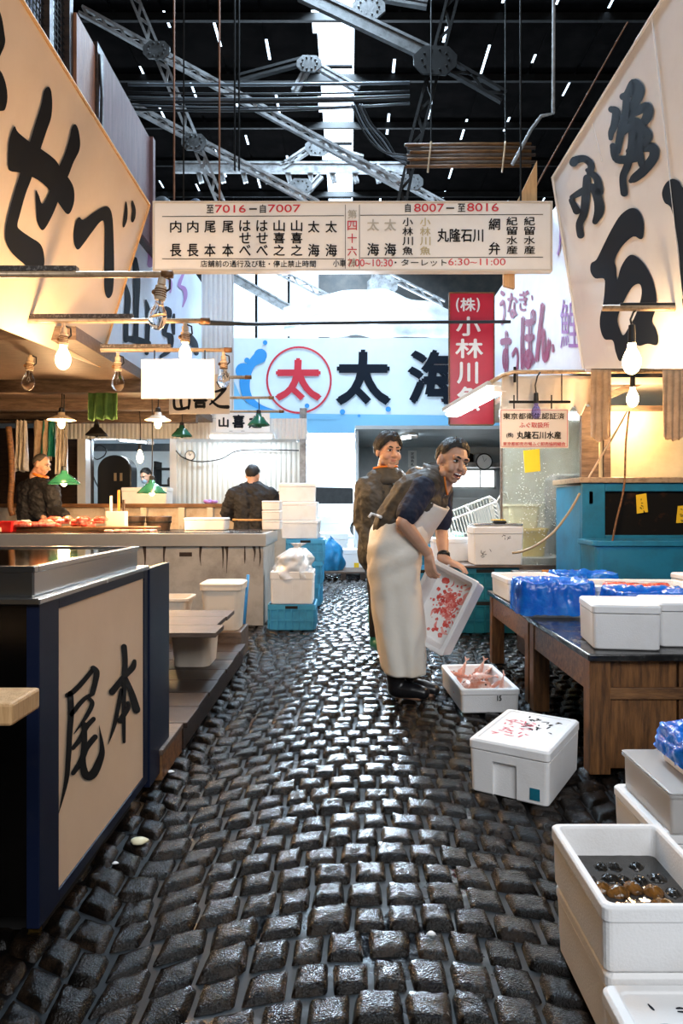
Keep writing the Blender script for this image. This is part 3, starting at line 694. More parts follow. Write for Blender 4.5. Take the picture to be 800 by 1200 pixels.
# ================================================================ BOXES, CRATES, BINS
def rrect(w, d, r, z, k=4, cx=0, cy=0):
    out = []
    for (sx, sy, a0) in ((1, 1, 0), (-1, 1, PI/2), (-1, -1, PI), (1, -1, 1.5*PI)):
        for i in range(k+1):
            t = a0+PI/2*i/k; out.append(V((cx+sx*(w/2-r)+r*math.cos(t), cy+sy*(d/2-r)+r*math.sin(t), z)))
    return out
def foam_box(label, loc, L, W, h, rz=0, lid=False, t=.026, group=None, m=None, fill=None, notch=False, R=None, cat='box', name='foam_box'):
    m = m or m_foam
    root = thing(name, label, cat, loc, rz, group, R)
    tp = .955; r = .018; mb = MB(); hb = h*.80 if lid else h
    rings = [rrect(L*tp-.012, W*tp-.012, r, 0), rrect(L*tp, W*tp, r, .006)]
    if lid: rings += [rrect(L*.985, W*.985, r, hb)]
    else:
        rings += [rrect(L*.975, W*.975, r, hb*.76), rrect(L, W, r, hb*.78), rrect(L, W, r, hb-.005), rrect(L-.01, W-.01, r, hb), rrect(L-2*t+.008, W-2*t+.008, r, hb), rrect(L-2*t, W-2*t, r*.8, hb-.006), rrect(L*tp-2*t-.012, W*tp-2*t-.012, r*.8, t)]
    mb.loft(rings); body = mb.build('box_body', m, root, world=False, smooth=False, bevel=.002)
    if lid:
        mb = MB().loft([rrect(L*.985, W*.985, r, hb+.003), rrect(L, W, r, hb+.006), rrect(L, W, r, h-.008), rrect(L-.014, W-.014, r, h), rrect(L-.05, W-.05, r, h), rrect(L-.056, W-.056, r, h-.004)])
        mb.build('lid', m, root, world=False, bevel=.0015)
    if notch:
        cut = MB().bx(-L*.20, L*.10, -W/2-.05, -W*tp/2+.016, -.02, hb*.80).build('cutter', m, root, world=False); cut.parent = None
        md = body.modifiers.new('pocket', 'BOOLEAN'); md.object = cut; md.operation = 'DIFFERENCE'; md.solver = 'EXACT'
        mi = Matrix.Identity(4); sv = root.matrix_world.copy(); body.parent = None
        dg = bpy.context.evaluated_depsgraph_get(); me2 = bpy.data.meshes.new_from_object(body.evaluated_get(dg)); body.modifiers.clear(); body.data = me2; body.parent = root
        bpy.data.objects.remove(cut)
        MB().bx(L*.26, L*.38, -W*tp/2-.004, -W*tp/2+.004, .02, .065).build('drain_hole', m_tealgreen, body, world=False)
    return root
def scrawl(mb, x0, y0, w, h, fn, n, seed, wd=.004):
    rnd = random.Random(seed)
    for i in range(n):
        cx = x0+rnd.uniform(0, w); cy = y0+rnd.uniform(0, h); a = rnd.choice((0, 0, PI/2, .8, -.7))+rnd.uniform(-.3, .3); l = rnd.uniform(.012, .03)
        pts = [(cx+math.cos(a)*l*t, cy+math.sin(a)*l*t+rnd.uniform(-.003, .003)) for t in (-.5, 0, .5)]
        stroke(mb, pts, [wd*.7, wd, wd*.5], fn, 3)
def crate(label, loc, L, W, h, rz=0, m=None, group=None, name='plastic_crate'):
    m = m or m_teal; root = thing(name, label, 'crate', loc, rz, group); t = .012
    mb = MB().loft([rrect(L*.94, W*.94, .02, 0), rrect(L*.955, W*.955, .02, h*.7), rrect(L*.97, W*.97, .02, h*.78), rrect(L, W, .02, h*.8), rrect(L, W, .02, h), rrect(L-2*t, W-2*t, .015, h), rrect(L*.92-2*t, W*.92-2*t, .015, t)])
    mb.build('shell', m, root, world=False, bevel=.002)
    mb = MB()
    for s_ in (-1, 1):
        for k in range(7):
            x = -L*.44+L*.88*k/6; mb.bx(x-.006, x+.006, s_*W*.475, s_*(W*.475+.012), .01, h*.8)
        for k in range(5):
            y = -W*.43+W*.86*k/4; mb.bx(s_*L*.475, s_*(L*.475+.012), y-.006, y+.006, .01, h*.8)
        mb.bx(-L*.47, L*.47, s_*W*.47, s_*(W*.47+.010), h*.34, h*.40)
    mb.build('rib', m, root, world=False)
    mb = MB()
    for s_ in (-1, 1): mb.bx(-L*.13, L*.13, s_*W*.4905, s_*(W*.5+.0015), h*.84, h*.95)
    mb.build('handle_slot_shade', m_dark, root, world=False)  # dark blocks stand in for the shade inside the handle holes
    return root
# --- on the wet floor, right of the aisle
A_ = foam_box('small open white foam box of pink fish on the wet cobbles beside the fishmonger', (.765, 4.06, .0), .33, .60, .135, math.radians(3), t=.03)
mb = MB(); f_ = lambda x, y: V((x, -.60*.975/2-.004, y)); put(mb, '15', (.04, -.062, .062, -.088), lambda x, y: f_(x, -y), .04)
mb.v = []; mb.f = []; put(mb, '15', (.035, .07, .06, .10), lambda x, y: V((x, -.2985, .17-y)), .05); mb.build('marking', m_ink, A_, world=False)
def fish(label, loc, L, rz, tilt=0, m=None, group=None, roll=0):
    R = Matrix.Rotation(rz, 3, 'Z') @ Matrix.Rotation(tilt, 3, 'Y') @ Matrix.Rotation(roll, 3, 'X')
    root = thing('fish', label, 'fish', loc, group=group, R=R); m = m or m_fish; mb = MB(); rings = []
    for u in np.linspace(0, 1, 11):
        x = (u-.45)*L; ht = L*.16*math.sin(PI*min(1, u*.9+.12))**.8*(1-.35*u)+.002; rings.append([V((x, ht*.5*math.cos(t), ht*math.sin(t))) for t in np.linspace(0, 2*PI, 13)[:-1]])
    mb.loft(rings); mb.build('body', m, root, world=False, smooth=True)
    MB().prism([V(p) for p in ((L*.50, -.003, 0), (L*.68, -.003, .13*L), (L*.62, -.003, 0), (L*.68, -.003, -.13*L))], (0, .006, 0)).build('tail_fin', m, root, world=False)
    MB().prism([V(p) for p in ((-L*.2, -.002, .12*L), (-L*.12, -.002, .27*L), (0, -.002, .20*L), (L*.1, -.002, .24*L), (L*.22, -.002, .1*L))], (0, .004, 0)).build('dorsal_fin', m, root, world=False)
    mb = MB()
    for s_ in (-1, 1): mb.sph((-L*.34, s_*L*.058, L*.035), L*.026, nu=8, nv=6)
    mb.build('eye', m_ink, root, world=False, smooth=True)
    return root
rnd = random.Random(11)
for k in range(11):
    x = .765+rnd.uniform(-.09, .09); y = 4.06+rnd.uniform(-.20, .20)
    fish('pink spiny fish heaped in the small open foam box on the cobbles', (x, y, .068+.018*(k % 4)), rnd.uniform(.15, .2), rnd.uniform(0, 6.2), rnd.uniform(-.35, .35), None, 'fish in the floor box', rnd.uniform(-1.4, 1.4))
for k, (x, y) in enumerate(((.69, 4.2), (.80, 4.22), (.87, 3.90))):
    fish('pink fish standing nose down in the floor box, ' + ('tail up near its rear corner' if k == 0 else 'tail up at its rear middle' if k == 1 else 'tail up at its near right corner'), (x, y, .11), .16, rnd.uniform(0, 6), -1.1)
B_ = foam_box('big lidded white foam box with pink and black scrawl standing on the cobbles', (.742, 2.86, 0), .325, .47, .215, math.radians(-32), lid=True, notch=True)
for mm, sd, n, x0, y0, w_, h_ in ((m_pinkink, 1, 44, -.105, -.12, .13, .22), (m_ink, 2, 22, -.02, -.02, .12, .18), (m_ink, 6, 7, -.08, .12, .1, .05)):
    mb = MB(); scrawl(mb, x0, y0, w_, h_, lambda x, y: V((x, y, .2118)), n, sd, .0085); mb.build('writing', mm, B_, world=False)
for k, (px, py, r_) in enumerate(((163, 988, .03), (200, 905, .014), (135, 1012, .010), (505, 1095, .012), (450, 880, .010), (598, 770, .012))):
    g_ = G(px, py); mb = MB(); rr = random.Random(k)
    mb.loft([[g_+V((r_*s_*math.cos(t)*(1+.2*math.sin(3*t+k)), r_*s_*.7*math.sin(t), z*r_)) for t in np.linspace(0, 2*PI, 13)[:-1]] for s_, z in ((1, .12), (.95, .3), (.6, .55), (.1, .65))])
    tag(mb.build('shell_scrap', m_palebin if k == 0 else m_foam, smooth=True), ['pale half shell lying on the cobbles beside the display counter', 'white scrap on the cobbles by the wooden step', 'small white scrap on the dark cobbles by the counter foot', 'small white scrap on the cobbles at the bottom of the aisle', 'tiny white scrap on the cobbles mid aisle', 'white scrap on the cobbles under the tipped box'][k], 'scrap')
# --- stack at the near right corner
D_ = foam_box('lowest white foam box at near right, under the box of dark shellfish', (.715, 1.60, 0), .36, .36, .172, 0, lid=True)
C_ = foam_box('open white foam tub of dark shellfish stacked at the near right corner', (.668, 1.60, .173), .285, .375, .145, 0, t=.02)
MB().grid(lambda u, v: (-.118+.236*u, -.163+.326*v, .074+.0012*noise.noise((u*9, v*9, 1))), 24, 24).build('water', m_water, C_, world=False, smooth=True)
rnd = random.Random(4)
k = 0
for i in range(5):
    for j in range(5):
        if (i, j) in ((4, 0), (4, 1), (0, 4), (0, 0), (4, 4)): continue
        gold = (j <= 2 and i <= 3)
        x = .668-.085+.042*i+rnd.uniform(-.008, .008); y = 1.60-.115+.055*j+rnd.uniform(-.01, .01)
        mb = MB(); rx, ry = rnd.uniform(.022, .028), rnd.uniform(.017, .022); zf = .7
        rings = []
        for s_, z in ((1.0, 0), (1.05, .006), (.9, .016), (.6, .024), (.28, .028), (.05, .029)):
            rings.append([V((rx*s_*math.cos(t)*(1+.06*math.sin(5*t)), ry*s_*math.sin(t), z*zf+.002*math.sin(4*t+i))) for t in np.linspace(0, 2*PI, 15)[:-1]])
        mb.loft(rings); mb.move(Matrix.Translation((x, y, .236+.008*(gold and j == 2))) @ Matrix.Rotation(rnd.uniform(0, 6), 4, 'Z') @ Matrix.Rotation(rnd.uniform(-.3, .3), 4, 'X'))
        o = mb.build('shellfish', m_gold_glint if gold else m_shell, smooth=True)
        tag(o, 'brown shellfish with painted gold highlights at the near side of the foam tub' if gold else 'dark rounded shellfish lying in the water of the foam tub', 'shellfish', 'gold-tinted shellfish in the tub' if gold else 'dark shellfish in the tub')
E_ = foam_box('white foam box with dark scrawl on its lid at the bottom right corner', (.695, 1.21, 0), .37, .36, .178, 0, lid=True)
mb = MB(); scrawl(mb, -.11, -.02, .17, .14, lambda x, y: V((x, y, .1748)), 34, 9, .006); mb.build('writing', m_ink2, E_, world=False)
foam_box('low bluish foam box at right edge, under the clear plastic box', (1.10, 2.18, 0), .38, .36, .19, 0, lid=True)
root = thing('clear_box', 'clear plastic box stacked on foam under the blue bagged box', 'box', (1.11, 2.16, .191))
m_cl = mat('cloudy_clear_plastic', (.80, .78, .76), .16, trans=.55, ior=1.2)
MB().loft([rrect(.34, .34, .01, 0), rrect(.345, .345, .01, .108), rrect(.36, .36, .01, .108), rrect(.36, .36, .01, .115), rrect(.335, .335, .01, .115), rrect(.33, .33, .01, .004)]).build('box_body', m_cl, root, world=False)
MB().loft([rrect(.355, .355, .01, .117), rrect(.36, .36, .01, .121), rrect(.35, .35, .01, .124)]).build('lid', m_cl, root, world=False)
g_ = foam_box('white foam box lined with blue film, topmost on the clear box at right edge', (1.14, 2.10, .317), .24, .30, .10, 0, t=.022)
def film(root, L, W, h, drop, seed, m=m_bag, inner=.5):
    """a crumpled film lining: up the inside, over the rim and down the outside"""
    mb = MB(); rings = []; n = 110
    kn = ((-.15, h*inner), (-.11, h*.75), (-.07, h*1.02), (-.03, h+.022), (.0, h+.022), (.010, h-.01), (.016, h-drop*.5), (.020, h-drop))
    prof = [tuple(q) for q in crom(kn, 4)]
    for o_, (off, z) in enumerate(prof):
        ring = []
        for k in range(n):
            t = 2*PI*k/n; ct, st = math.cos(t), math.sin(t); e = 10
            q = (abs(ct)**e+abs(st)**e)**(-1/e); x = (L/2)*ct*q; y = (W/2)*st*q
            kk = 1+off/(L/2)*.9 if off < 0 else 1
            nz = noise.noise((ct*5, st*5, o_*.12+seed)); n2 = .5-2*abs(noise.noise((ct*8+3+o_*.12, st*8-o_*.1, o_*.2+seed)))
            ring.append(V((x*kk+(off if off > 0 else 0)*ct*1.2+(.006*nz+.009*n2)*ct, y*kk+(off if off > 0 else 0)*st*1.2+(.006*nz+.009*n2)*st, z+.016*nz+(.008*n2 if o_ > 8 else 0)-(.04*max(0, nz)*max(0, (o_-24)/4)))))
        rings.append(ring)
    mb.loft(rings, cap0=True, cap1=False); return mb.build('film_lining', m, root, world=False, smooth=True)
film(g_, .24, .30, .10, .055, 3)
foam_box('small grey-white foam box in the shadow under the table end', (1.30, 2.72, 0), .20, .2, .15, .5, m=m_foam_dull, lid=True)
# --- the wooden tables with black tops
def table(label, x0, x1, y0, y1, h, near):
    root = thing('work_table', label, 'table', ((x0+x1)/2, (y0+y1)/2, 0))
    MB().bx(x0, x1, y0, y1, h-.03, h).build('table_top', m_blacktop, root, bevel=.006)
    for (x, y) in ((x0+.06, y0+.07), (x0+.06, y1-.06), (x1-.06, y0+.07), (x1-.06, y1-.06)):
        MB().bx(x-.045, x+.045, y-.04, y+.04, 0, h-.03).build('leg', m_brown, root, bevel=.004)
    for (a_, b_, c_, d_) in ((x0+.02, x0+.05, y0+.1, y1-.1), (x1-.05, x1-.02, y0+.1, y1-.1), (x0+.1, x1-.1, y1-.06, y1-.03)):
        MB().bx(a_, b_, c_, d_, h-.17, h-.03).build('apron_board', m_brownh, root, bevel=.003)
    if near:
        for k in range(3): MB().bx(x0+.105+k*.3, x0+.395+k*.3, y0+.05, y0+.08, .02+.01*k, h-.035).build('front_board', m_brown, root, bevel=.003)
        MB().bx(x0+.1, x1-.1, y0+.035, y0+.055, h-.2, h-.15).build('front_rail', m_brownh, root, bevel=.003)
    return root
table('near wooden work table with black top under the white and blue foam boxes', 1.01, 2.3, 2.88, 3.90, .52, True)
table('far wooden work table with black top behind the near one, beside the fishmonger', 1.02, 2.25, 3.92, 5.05, .52, False)
T = .521
foam_box('closed white foam box at the near left corner of the black table', (1.225, 3.11, T), .29, .32, .195, math.radians(-8), lid=True)
foam_box('closed white foam box at the right edge beside the near corner box on table', (1.53, 3.16, T), .30, .30, .195, math.radians(-3), lid=True)
b1 = foam_box('foam box lined with blue film at the aisle edge of the table', (1.18, 3.98, T), .40, .36, .17, math.radians(-5)); film(b1, .40, .36, .17, .15, 1)
def lumps(label, name, cat, loc, r, n, seed, m, flat=.45, lump=.04):
    mb = MB(); rnd = random.Random(seed)
    for k in range(n):
        a_ = rnd.uniform(0, 6.28); q = r*math.sqrt(rnd.random()); mb.sph((loc[0]+q*math.cos(a_), loc[1]+q*math.sin(a_)*.8, loc[2]+rnd.uniform(0, lump*.6)), (lump*rnd.uniform(.7, 1.2), lump*rnd.uniform(.6, 1.1), lump*flat), Matrix.Rotation(rnd.uniform(0, 3), 3, 'Z'), 10, 7)
    o = mb.build(name, m, smooth=True); return tag(o, label, cat, None, 'stuff')
lumps('white filmed fish packed inside the blue lined box at table edge', 'packed_fish', 'fish', (1.18, 3.98, T+.10), .10, 14, 5, m_clear, .5, .045)
b2 = foam_box('foam box lined with blue film behind the near corner box', (1.58, 3.60, T), .40, .34, .16, math.radians(-2)); film(b2, .40, .34, .16, .12, 2)
c1 = foam_box('open white foam box of orange shellfish at far end of table', (1.22, 4.66, T), .40, .46, .15, math.radians(2))
lumps('orange shellfish filling the open foam box at far end of table', 'orange_shellfish', 'shellfish', (1.22, 4.66, T+.10), .12, 26, 6, mat('orange_meat', (.75, .24, .06), .3, 0, (.8, .5, .25), 30, coat=.3), .6, .028)
b3 = foam_box('blue filmed foam box at back of the far table', (1.66, 4.86, T), .40, .30, .13, 0); film(b3, .40, .30, .13, .06, 7, inner=.9)
c2 = foam_box('wide open foam box of red fish slabs behind the blue lined boxes', (1.78, 4.22, T), .62, .42, .15, math.radians(-4))
for k, (x, y, a_) in enumerate(((1.72, 4.2, .1), (1.80, 4.16, -.2), (1.9, 4.2, .3), (1.66, 4.26, -.1))):
    mb = MB().loft([rrect(.15, .06, .02, 0), rrect(.155, .065, .025, .018), rrect(.12, .05, .02, .032)]); mb.move(Matrix.Translation((x, y, T+.118)) @ Matrix.Rotation(a_, 4, 'Z'))
    tag(mb.build('fish_slab', m_redfish, smooth=True), 'red fish slab in the wide foam box on the table', 'fish', 'red fish slabs on the table')
MB().bx(1.50, 2.06, 4.06, 4.40, T+.03, T+.117).build('ice_bed', m_clear, c2)
c3 = foam_box('white foam box lid up at the right end of the table row', (2.30, 4.30, T), .36, .40, .19, .1, lid=True)
# --- crates and boxes behind the fishmonger
crate('lower dark teal crate behind the fishmonger near the table', (1.22, 6.35, 0), .62, .46, .30, 0, m_tealgreen)
crate('upper dark teal crate carrying the scale box behind the fishmonger', (1.22, 6.35, .30), .62, .46, .29, 0, m_tealgreen)
crate('azure crate on the ground between the fishmonger and the teal crates', (.71, 6.55, 0), .36, .40, .30, 0, m_azure)
crate('azure crate stacked behind the raised foam box by the fishmonger', (.71, 6.55, .30), .36, .40, .26, 0, m_azure)
tag(MB().bx(.86, 1.56, 6.08, 6.62, .592, .612).build('wooden_tray', m_oldwood, bevel=.004), 'thin dark board lying on the upper teal crate', 'board')
fb = foam_box('foam box with pencil scrawl carrying the scale plate behind the fishmonger', (1.335, 6.28, .614), .45, .36, .345, 0, lid=True)
mb = MB(); scrawl(mb, -.16, .04, .09, .10, lambda x, y: V((x, -.179, y)), 9, 3, .005); scrawl(mb, .02, .235, .16, .03, lambda x, y: V((x, -.1785, y)), 8, 8, .005); mb.build('writing', m_iron_dark, fb, world=False)
root = thing('weighing_tray', 'grey tray with yellow tag on the scrawled foam box', 'tray', (1.34, 6.28, .96))
MB().loft([rrect(.42, .32, .02, .0), rrect(.44, .34, .02, .012), rrect(.44, .34, .02, .022), rrect(.41, .31, .02, .022), rrect(.41, .31, .02, .014)]).build('tray', m_steel, root, world=False)
MB().bx(-.02, .10, -.06, .02, .016, .05).build('lump', m_iron_dark, root, world=False, bevel=.02); MB().bx(-.03, .09, -.04, .03, .051, .058).build('tag', m_yellow, root, world=False)
fb2 = foam_box('white foam box on the crates in front of the tilted wire basket', (1.0, 6.64, .614), .40, .30, .22, 0, lid=True)
crate('lowest teal crate of the stack under the wire basket', (1.0, 7.1, 0), .60, .42, .30, 0, m_teal); crate('middle teal crate of the stack under the wire basket', (1.0, 7.1, .30), .60, .42, .29, 0, m_teal); crate('shallow topmost teal crate right under the wire basket', (1.0, 7.1, .59), .60, .42, .14, 0, m_teal)
lumps('mint green film stuffed in the foam box beside the wire basket', 'mint_film', 'film', (1.04, 7.04, .80), .11, 18, 2, m_mint, .9, .06)
# wire basket, tilted
root = thing('wire_basket', 'tilted white wire basket of slats lying behind the fishmonger', 'basket', P(558, 606, 6.9))
mb = MB(); Yb = 6.85
c0, c1_, c2_, c3_ = P(521, 612, Yb), P(582, 588, Yb), P(590, 622, Yb), P(530, 640, Yb)
back = V((.0, .34, .06))
for off in (V(), back):
    mb.tube([c0+off, c1_+off], .010, 6); mb.tube([c1_+off, c2_+off], .010, 6)
    mb.tube([c3_+off, c2_+off], .007, 6); mb.tube([c0+off, c3_+off], .007, 6)
    for k in range(17):
        t = (k+.5)/17; mb.bar(c0.lerp(c1_, t)+off, c3_.lerp(c2_, t)+off, .014, .006)
for t in (0, .5, 1):
    mb.tube([c0.lerp(c1_, t), c0.lerp(c1_, t)+back], .007, 6); mb.tube([c3_.lerp(c2_, t), c3_.lerp(c2_, t)+back], .006, 6)
for k in range(6):
    t = (k+.5)/6; mb.tube([c1_.lerp(c2_, t), c1_.lerp(c2_, t)+back], .005, 6)
mb.build('wire_frame', m_wire, root)
MB().tube([c1_, c1_+V((.06, 0, .09)), c1_+V((.10, .02, .09)), c1_+V((.11, .02, .02))], .012, 6).build('handle', m_wire, root, smooth=True)
# --- left aisle stack
crate('azure crate on the cobbles under the open white box with a bag', (-.53, 6.47, 0), .44, .40, .235, 0, m_azure)
wb = foam_box('open white ribbed box with a white bag standing on the azure crate', (-.53, 6.47, .236), .40, .36, .30, 0, t=.018)
mb = MB()
for k in range(5):
    x = -.16+.08*k; mb.bx(x-.006, x+.006, -.178, -.171, .02, .22)
mb.build('rib', m_foam, wb, world=False)
mb = MB()
def bagf(u, v):
    t = 2*PI*u; r = (.175*(1-v**2.2)**.8+.012)*(1+.32*noise.noise((math.cos(t)*1.8, math.sin(t)*1.8, v*4))+.16*(.4-abs(noise.noise((math.cos(t)*5, math.sin(t)*5, v*7))))+.06*math.sin(9*t)*v)
    if v > .86: r = .016+.05*(v-.86)/.14*(1+.4*math.sin(5*t))
    return V((-.53+r*math.cos(t)+.05*v*v, 6.47+r*math.sin(t), .47+.32*v))
mb.grid(bagf, 64, 26, True)
tag(mb.build('plastic_bag', m_clear, smooth=True), 'knotted white plastic bag sitting in the ribbed white box', 'bag')
for k, lab in enumerate(('lowest of the three azure crates behind the bagged white box', 'middle azure crate behind the bagged white box', 'top azure crate under the tower of white foam boxes')):
    crate(lab, (-.525+.02*(k-1), 8.0, .255*k), .45, .46, .253, .03*(k-1), m_azure)
for k, lab in enumerate(('lowest white foam box of the tower on azure crates', 'middle white foam box of the tower on azure crates', 'topmost white foam box of the tower on azure crates')):
    foam_box(lab, (-.56-.02*k, 8.0, .766+.213*k), .43, .40, .211, .05*(k-1), lid=True)
def tarpf(u, v):
    t = 2*PI*u; z = v; r = .22*math.sin(PI*min(1, .28+.72*v))**.6*(1+.25*noise.noise((math.cos(t)*2, math.sin(t)*2, v*3)))+.01
    return V((-.30+r*1.0*math.cos(t), 10.8+r*.8*math.sin(t), .13+.48*z*(1+.2*noise.noise((math.cos(t), math.sin(t), 4)))))
tag(MB().grid(tarpf, 36, 14, True).build('tarp_bundle', m_tarp, smooth=True), 'crumpled blue tarp bundle on a pallet past the foam tower', 'tarp')
root = thing('pallet', 'low dark pallet beneath the blue tarp on the wet floor', 'pallet', (-.12, 10.85, 0))
for k in range(5): MB().bx(-.5, .24, 10.5+.15*k, 10.62+.15*k, .10, .125).build('deck_board', m_oldwood, root)
for x in (-.46, -.13, .17): MB().bx(x, x+.08, 10.5, 11.22, 0, .10).build('bearer', m_deck, root)
fb = foam_box('white foam box with a yellow label behind the blue tarp', (.02, 11.42, 0), .42, .36, .42, 0, lid=True)
MB().bx(.06, .14, -.182, -.176, .12, .2).build('label', m_yellow, fb, world=False); MB().bx(-.12, .02, -.182, -.176, .05, .08).build('label', m_blueink, fb, world=False)
foam_box('big white carton glowing at the mouth of the street opening', (-.46, 13.2, 0), .9, .6, .62, 0, lid=True, cat='carton', name='carton')
foam_box('second white carton on the pale floor farther in the opening', (-.55, 16.0, 0), .7, .6, .9, 0, lid=True, cat='carton', name='carton')
# ================================================================ LEFT: display counter
root = thing('display_counter', 'near left steel display counter with a cream side panel in a navy frame', 'counter', (-1.5, 2.2, 0))
x1 = -.80
MB().bx(-2.6, x1-.03, 1.85, 2.60, 0, .10).build('plinth', m_dark, root)
MB().bx(-.86, -.832, 1.83, 2.6, .0, .012).build('brass_strip', mat('brass', (.55, .33, .08), .3, 1), root)
MB().bx(-2.6, x1-.012, 1.765, 2.66, .085, .89).build('body', m_steel_dark, root)
for nm, (y0, y1, z0, z1) in (('frame_post', (1.755, 1.874, .06, .895)), ('frame_post', (2.652, 2.70, .06, .895)), ('frame_rail', (1.874, 2.652, .866, .895)), ('frame_rail', (1.874, 2.652, .06, .094))):
    MB().bx(x1-.03, x1+.004, y0, y1, z0, z1).build(nm, m_navy, root, bevel=.002)
MB().bx(x1-.02, x1-.001, 1.87, 2.656, .09, .87).build('side_panel', m_cream, root)
fn = onplane((x1, 2, .5), (1, 0, 0), .003); fnb = onplane((x1, 2, .5), (1, 0, 0), .0036)
qq = lambda L: [(60+x/5.455, 740+y/5.455) for x, y in L]
S = lambda L, w, f=fn: stroke(mb, qq(L), [x/5.455 for x in w], f)
mb = MB()
S([(102, 408), (140, 385), (200, 325), (265, 245)], [30, 34, 32, 30]); S([(268, 235), (290, 262), (280, 330), (262, 395)], [36, 40, 36, 36], fnb)
S([(130, 530), (180, 465), (220, 425), (265, 400)], [30, 30, 28, 24]); S([(122, 400), (126, 520), (118, 650), (110, 800), (95, 960), (48, 1160)], [40, 40, 36, 34, 28, 3])
S([(245, 430), (262, 465), (220, 550), (145, 655)], [22, 30, 26, 5], fnb); S([(270, 560), (225, 610), (190, 680), (140, 745)], [30, 34, 34, 26])
S([(280, 675), (225, 745), (190, 830), (140, 905)], [36, 38, 40, 30]); S([(210, 595), (212, 700), (203, 830), (220, 915), (268, 910), (315, 810), (325, 740), (306, 600)], [36, 36, 38, 52, 56, 44, 30, 2], fnb)
S([(465, 98), (472, 190), (468, 300), (464, 450), (466, 705)], [38, 36, 36, 28, 20]); S([(532, 190), (520, 230), (470, 285), (390, 385)], [26, 40, 38, 44], fnb)
S([(448, 375), (425, 500), (400, 610), (364, 722)], [26, 28, 24, 3]); S([(480, 300), (515, 400), (545, 500)], [22, 42, 50], fnb); S([(490, 455), (490, 490), (440, 570)], [22, 32, 36], fnb)
mb.build('lettering', m_ink, root)
MB().bx(-2.6, x1+.012, 1.74, 2.70, .895, .912).build('top_lip', m_steel, root, bevel=.003)
# steel tray on top
root = thing('steel_tray', 'shallow polished steel tray with mirror top on the display counter', 'tray', (-1.5, 2.2, .912))
MB().bx(-2.6, -.815, 1.765, 2.63, .912, .982).build('tray_wall', m_steel, root, bevel=.004)
MB().bx(-2.58, -.835, 1.785, 2.61, .9825, .986).build('mirror_top', m_polish, root)
mb = MB()
for (a_, b_, c_, d_) in ((-2.6, -.811, 1.761, 1.785), (-.835, -.811, 1.785, 2.61), (-2.6, -.811, 2.61, 2.634)): mb.bx(a_, b_, c_, d_, .975, .992)
mb.build('rim', m_steel, root, bevel=.002)
tag(MB().bx(-.815, -.79, 2.706, 3.0, .03, .90).build('navy_board', m_navy, bevel=.003), 'narrow navy board standing behind the display counter', 'board')
tag(MB().bx(-2.3, -.642, 1.30, 1.42, .728, .772).build('plank_end', m_pine, bevel=.006), 'pale plank end poking in at the left edge beside the display counter', 'plank')
# wooden step and deck
root = thing('wooden_step', 'square dark wooden step block at the foot of the deck', 'step', (-1.0, 3.0, 0))
MB().bx(-1.5, -.775, 2.84, 3.19, .108, .132).build('step_top', m_oldwood, root, bevel=.004); MB().bx(-1.5, -.78, 2.85, 3.185, 0, .108).build('step_body', m_brownh, root, bevel=.003)
root = thing('wooden_deck', 'low wet wooden duckboard deck along the left stall', 'deck', (-1.4, 4.1, 0))
for k in range(7): MB().bx(-2.6, -.762-.006*(k % 2), 3.21+.262*k, 3.21+.262*k+.252, .100, .128).build('plank', m_deck, root, bevel=.004)
for x in (-2.4, -1.6, -.84): MB().bx(x, x+.06, 3.22, 5.02, 0, .10).build('bearer', m_deck, root)
tag(MB().bx(-2.6, -.80, 5.06, 5.42, 0, .21).build('timber_beam', m_oldwood, bevel=.008), 'thick dark timber beam across the far end of the deck', 'beam')
root = thing('plank_board', 'loose weathered plank board laid over two bins on the deck', 'board', (-1.2, 4.3, .40))
for (y0, y1, xe) in ((3.86, 4.12, -.755), (4.125, 4.42, -.80), (4.425, 4.70, -.79)): MB().bx(-2.2, xe, y0, y1, .401, .428).build('plank', m_oldwood, root, bevel=.003)
def bin_(label, loc, w, d, h, m, lid=False, group=None):
    root = thing('plastic_bin', label, 'bin', loc)
    MB().loft([rrect(w*.84, d*.84, .05, 0, 6), rrect(w*.97, d*.97, .05, h*.9, 6), rrect(w*1.04, d*1.04, .05, h*.91, 6), rrect(w*1.04, d*1.04, .05, h, 6), rrect(w*.94, d*.94, .045, h, 6), rrect(w*.8, d*.8, .045, .01, 6)]).build('tub', m, root, world=False, smooth=False, bevel=.003)
    if lid: MB().loft([rrect(w*1.05, d*1.05, .05, h, 6), rrect(w*1.06, d*1.06, .05, h+.02, 6), rrect(w*.95, d*.95, .05, h+.028, 6)]).build('lid', m, root, world=False, bevel=.003)
    return root
bin_('white bin on the deck under the outer end of the plank board', (-1.0, 4.45, .128), .27, .34, .27, m_bucket)
bin_('white bin on the deck beside the navy board under the plank board', (-1.42, 4.42, .128), .36, .36, .27, m_bucket)
bin_('tall white lidded bin standing on the timber beam end', (-.96, 5.24, .211), .31, .30, .33, m_bucket, True)
bin_('low wide white bin on the timber beam left of the tall bin', (-1.50, 5.24, .211), .58, .30, .24, m_bucket)
tag(MB().tube([(-.83, 5.40, .212), (-.80, 5.40, .60)], .012, 8).build('blue_stick', m_blueink, smooth=True), 'thin blue stick leaning by the tall white bin', 'stick')
